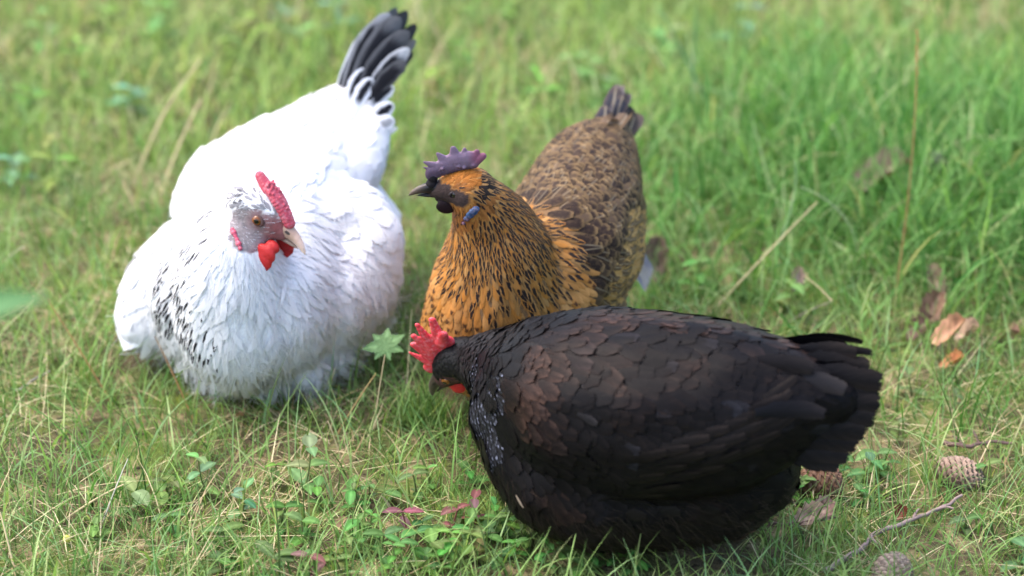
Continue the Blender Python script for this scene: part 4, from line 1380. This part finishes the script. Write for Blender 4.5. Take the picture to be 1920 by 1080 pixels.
# pine cones
def cone(px, py, L, rad, axis, col, label):
    p = on_ground(px, py, rad * .75)
    root = thing('pine_cone', p - Vector((0, 0, rad * .75)), label, 'pine cone', 'fallen pine cones')
    ax = Vector(axis).normalized(); a = ax.cross(Vector((0, 0, 1))).normalized(); b = ax.cross(a)
    rg = random.Random(int(px)); col = tuple(c * .5 for c in col)
    V, F, Cc = [], [], []
    N = 150
    for i in range(N):
        t = (i + .5) / N
        prof = math.sin(math.pi * min(1, t * .88 + .10)) ** .65
        r = rad * prof; th = i * 2.39996
        rd = a * math.cos(th) + b * math.sin(th); tg = ax.cross(rd)
        c = p + ax * L * (t - .5) + rd * r * .66
        out = (rd * .95 + ax * .55).normalized()
        w = rad * .42 * (.45 + .55 * prof); l = r * .42 + rad * .14
        base = len(V)
        nrm = tg.cross(out).normalized()
        th_ = rad * .07
        prof2 = [(0, .55), (.55, 1.0), (.85, .75), (1.08, .12)]
        for s, ww in prof2:
            for sg in (-1, 0, 1):
                for side in (1, -1):
                    V.append(tuple(c + out * l * s + tg * w * ww * sg + nrm * side * th_ * (1 if sg else 1.7)))
                    q = (.35 + .95 * s) * rg.uniform(.6, 1.3)
                    Cc.append((col[0] * q, col[1] * q, col[2] * q, 1))
        for k in range(3):
            for sg in range(2):
                for side in (0, 1):
                    i0 = base + k * 6 + sg * 2 + side
                    F.append((i0, i0 + 2, i0 + 8, i0 + 6))
        for k in range(3):
            for e in (0, 4):
                i0 = base + k * 6 + e
                F.append((i0, i0 + 1, i0 + 7, i0 + 6))
        F.append((base + 18, base + 20, base + 21, base + 19)); F.append((base + 20, base + 22, base + 23, base + 21))
    me = np_mesh('scales', V, np.array(F), {'col': np.array(Cc)})
    link_mesh('scales', me, M_DRY, root, smooth=False)
    sp = [(p + ax * L * (k / 8 - .5) * .9, rad * .66 * math.sin(math.pi * (k / 8 * .8 + .12)) ** .6) for k in range(9)]
    me = remesh_blobs(sp, .0015, 2)
    color_verts(me, lambda q: (col[0] * .35, col[1] * .3, col[2] * .3))
    link_mesh('core', me, M_BODY, root)
cone(1535, 918, .034, .0175, (.9, .3, -.1), (.36, .20, .13), 'round reddish brown pine cone under the black tail')
cone(1797, 892, .040, .0130, (.85, -.35, -.08), (.50, .35, .27), 'long pale brown pine cone lying near the right edge')
cone(1672, 1090, .036, .0140, (.3, .8, .3), (.62, .46, .36), 'pale tan pine cone cut by the bottom edge')

# twigs
def twig(pts, r0, r1, col, label, side=()):
    P = [on_ground(*q[:2], q[2]) for q in pts]
    root = thing('twig', P[0].copy(), label, 'twig', 'fallen twigs')
    Q = []
    for a, b in zip(P[:-1], P[1:]):
        for k in range(5): Q.append(a.lerp(b, k / 5) + Vector((random.gauss(0, .0007), random.gauss(0, .0007), random.gauss(0, .0005))))
    Q.append(P[-1])
    link_mesh('stem', tube_mesh('stem', Q, r0, r1, col, 7, .22), M_DRY, root)
    for (i, dx, dy, l) in side:
        s = Q[min(i, len(Q) - 1)]; e = s + Vector((dx, dy, .2)).normalized() * l
        link_mesh('side_shoot', tube_mesh('side_shoot', bez(s, s.lerp(e, .5) + Vector((0, .002, .002)), e, 8), r1 * 1.1, r1 * .5, col, 6, .2), M_DRY, root)
twig([(1545, 1082, .008), (1610, 1045, .012), (1640, 1012, .014), (1700, 985, .014), (1760, 965, .016), (1802, 948, .02)], .0026, .0014, (.30, .22, .20), 'long grey twig running to the lower right corner area', ((8, .4, -1, .012), (16, .5, .9, .014), (20, 1, -.3, .012)))
twig([(1770, 838, .010), (1810, 850, .012), (1850, 846, .014), (1895, 853, .016)], .0022, .0012, (.14, .09, .08), 'dark twig above the long pale pine cone', ((5, -.6, .8, .016), (8, -.2, 1, .02)))
twig([(1440, 1000, .010), (1500, 997, .012), (1570, 990, .016)], .0014, .0008, (.16, .10, .08), 'thin dark twig lying across the flat tan leaf', ())
twig([(30, 740, .008), (60, 728, .012), (95, 712, .016)], .0012, .0008, (.34, .30, .27), 'short grey twig in the grass at far left', ())

# dry stalks
STRAW = (.58, .47, .28); ORANGE = (.30, .16, .07); GREYS = (.36, .32, .26)
def stalk(a, b, zb, col, label, r=.0008, head=False, bend=.0, group='single dry stalks standing in the grass', za=0.0, name='dry_stalk', cat='grass stalk', mat=None):
    p = on_ground(*a) if za == 0 else W(a[0], a[1], za); q = W(b[0], b[1], zb)
    mid = p.lerp(q, .5) + Vector((bend, 0, abs(bend) * .6 + .004))
    pts = bez(p, mid, q, 14)
    if head:
        root = thing(name, p.copy(), label, cat, group)
        link_mesh('stem', tube_mesh('stem', pts, r, r * .6, col), mat or M_STRAW, root)
        V, F, Cc = [], [], []
        T = (pts[-1] - pts[-3]).normalized()
        for i in range(26):
            c = q - T * .0022 * i * .8
            d = (T * 1.2 + Vector((random.gauss(0, .5), random.gauss(0, .5), random.gauss(0, .5)))).normalized()
            s = d.cross(Vector((random.random(), 1, .2))).normalized()
            b0 = len(V)
            V += [tuple(c), tuple(c + d * .0025 + s * .0006), tuple(c + d * .0055), tuple(c + d * .0025 - s * .0006)]
            Cc += [(col[0] * 1.1, col[1] * 1.1, col[2] * 1.1, 1)] * 4
            F.append((b0, b0 + 1, b0 + 2, b0 + 3))
        link_mesh('seed_head', np_mesh('seed_head', V, np.array(F), {'col': np.array(Cc)}), mat or M_STRAW, root)
        return root
    o = link_mesh(name, tube_mesh(name, pts, r, r * .45, col), mat or M_STRAW)
    return set_props(o, label, cat, group)
stalk((1330, 585), (1533, 378), .10, STRAW, 'straight straw stalk slanting up right above the black hen back', .0012)
stalk((1672, 590), (1720, 62), .245, ORANGE, 'very tall thin reddish stalk standing at the right of the lush grass', .0008, True, .012)
stalk((255, 330), (377, 112), .115, STRAW, 'pale blurred straw stalk at upper left, the higher of two', .0019, False, -.012)
stalk((298, 372), (378, 184), .10, STRAW, 'pale blurred straw stalk at upper left, the lower of two', .0022, False, -.004)
stalk((318, 365), (440, 238), .075, STRAW, 'faint straw stalk just left of the white hen back', .0014)
stalk((210, 745), (88, 560), .07, ORANGE, 'long orange stalk leaning left beside the white hen wing tip', .0008)
stalk((362, 775), (290, 630), .055, ORANGE, 'reddish stalk crossing below the white hen speckled neck', .0008)
stalk((366, 735), (409, 500), .150, (.34, .22, .11), 'thin brown stem rising in front of the white hen breast', .0008, True, -.004)
stalk((610, 765), (628, 690), .04, STRAW, 'short straw stalk right of the white hen front', .0009)
stalk((630, 815), (705, 700), .05, (.5, .35, .15), 'slanting tan stalk between white hen and red comb', .0008)
stalk((700, 800), (722, 665), .07, STRAW, 'upright pale stalk under the palmate leaf', .0009)
stalk((762, 600), (832, 505), .05, STRAW, 'pale straw leaning at the brown hen breast', .0009)
stalk((760, 760), (772, 580), .06, (.5, .45, .28), 'thin pale stalk standing beside the red comb', .0008)
stalk((1478, 605), (1560, 565), .04, GREYS, 'bent grey stalk above the black tail', .0008)
stalk((1560, 565), (1508, 518), .055, STRAW, 'light straw hooked onto the bent grey stalk', .0008, za=.04)
stalk((1682, 578), (1650, 520), .035, STRAW, 'short whitish stalk left of the brown leaf at right', .0008)
stalk((0, 484), (46, 462), .05, (.6, .55, .45), 'whitish stalk entering at the left edge', .0009)
stalk((186, 985), (240, 860), .055, (.62, .58, .50), 'whitish thin stalk in straw at lower left', .0007)
stalk((118, 968), (232, 908), .03, STRAW, 'flattened straw lying at lower left', .0012)
stalk((30, 1075), (0, 960), .04, STRAW, 'straw stalk in the lower left corner', .0011)
stalk((640, 860), (615, 790), .035, STRAW, 'pale hooked straw in the middle foreground', .0009)
stalk((735, 960), (715, 930), .02, (.6, .52, .36), 'short cream seed husk in the middle foreground', .0013)
stalk((1408, 90), (1440, 0), .13, STRAW, 'wide blurred straw at the top edge right of centre', .0016)
stalk((1270, 170), (1180, 50), .11, (.55, .42, .22), 'blurred orange straw behind the brown hen tail', .0016)
stalk((850, 130), (800, 15), .10, (.5, .42, .28), 'blurred straw behind the white hen tail', .0016)
stalk((1296, 240), (1305, 10), .17, (.16, .34, .18), 'tall blurred bluish green blade near the top right of centre', .0016, name='tall_grass_stalk')
stalk((1350, 240), (1240, 20), .15, (.16, .34, .18), 'blurred bluish green blade leaning left behind brown hen', .0014, name='tall_grass_stalk')
stalk((1000, 640), (1075, 455), .03, STRAW, 'pale straw half hidden behind the black hen', .0008) if False else None
stalk((1610, 500), (1500, 350), .10, (.45, .50, .28), 'pale curved blade at the lush grass edge', .0012, False, .03, name='tall_grass_stalk')
stalk((1440, 500), (1490, 300), .12, (.30, .45, .22), 'upright pale green blade left of the lush grass', .0012, False, .02, name='tall_grass_stalk')
stalk((1900, 300), (1760, 560), .01, (.45, .5, .25), 'long pale blade arching across the right lawn', .0010, False, .02, name='tall_grass_stalk')
stalk((1885, 860), (1960, 690), .03, (.40, .38, .2), 'curved olive stalk at the right edge', .0009)

# yellow berry
def berry():
    p = on_ground(127, 1026, .012)
    root = thing('yellow_berry', p - Vector((0, 0, .012)), 'small round yellow green berry in the grass at lower left', 'berry')
    me = remesh_blobs([(p, .0036), (p + Vector((0, 0, .003)), .0012)], .0005, 3)
    color_verts(me, lambda q: (.52, .50, .10))
    link_mesh('fruit', me, M_HORN, root)
    link_mesh('stem', tube_mesh('stem', bez(p - Vector((.006, 0, .012)), p - Vector((.004, 0, .004)), p), .0006, .0005, (.3, .3, .12)), M_LEAF, root)
berry()
def flower():
    base = on_ground(1612, 712)
    c = W(1608, 682, .02)
    root = thing('pink_flower', base, 'tiny magenta flower peeping out behind the black tail', 'flower')
    link_mesh('stem', tube_mesh('stem', bez(base, base.lerp(c, .5), c), .0007, .0006, (.2, .3, .1)), M_LEAF, root)
    for k in range(9):
        a = k * .7; d = Vector((math.cos(a), math.sin(a), .9))
        leaf_obj('petal', c, d, .005, .0028, (.50, .06, .22), M_LEAF, root, droop=.3, n=5, m=3)
flower()
# out of focus leaf close to the lens at the left edge
def near_plant():
    tip = W(88, 552, .50); att = W(-95, 590, .48)
    p0 = Vector((att.x - .03, att.y, float(gz(att.x, att.y))))
    root = thing('tall_weed', p0, 'blurred green leaf of a tall weed poking in from the left edge', 'plant')
    link_mesh('stem', tube_mesh('stem', bez(p0, p0.lerp(att, .6) + Vector((-.02, 0, 0)), att, 16), .0022, .0014, (.15, .28, .10)), M_LEAF, root)
    leaf_obj('leaf', att, tip - att, (tip - att).length * 1.02, .020, (.07, .17, .06), M_LEAF, root, up=Vector((0, -.6, .8)), shape='lance', droop=.1)
    leaf_obj('leaf', att + Vector((-.01, .01, -.08)), Vector((-1, .3, .2)), .06, .026, (.13, .30, .12), M_LEAF, root, shape='lance')
near_plant()
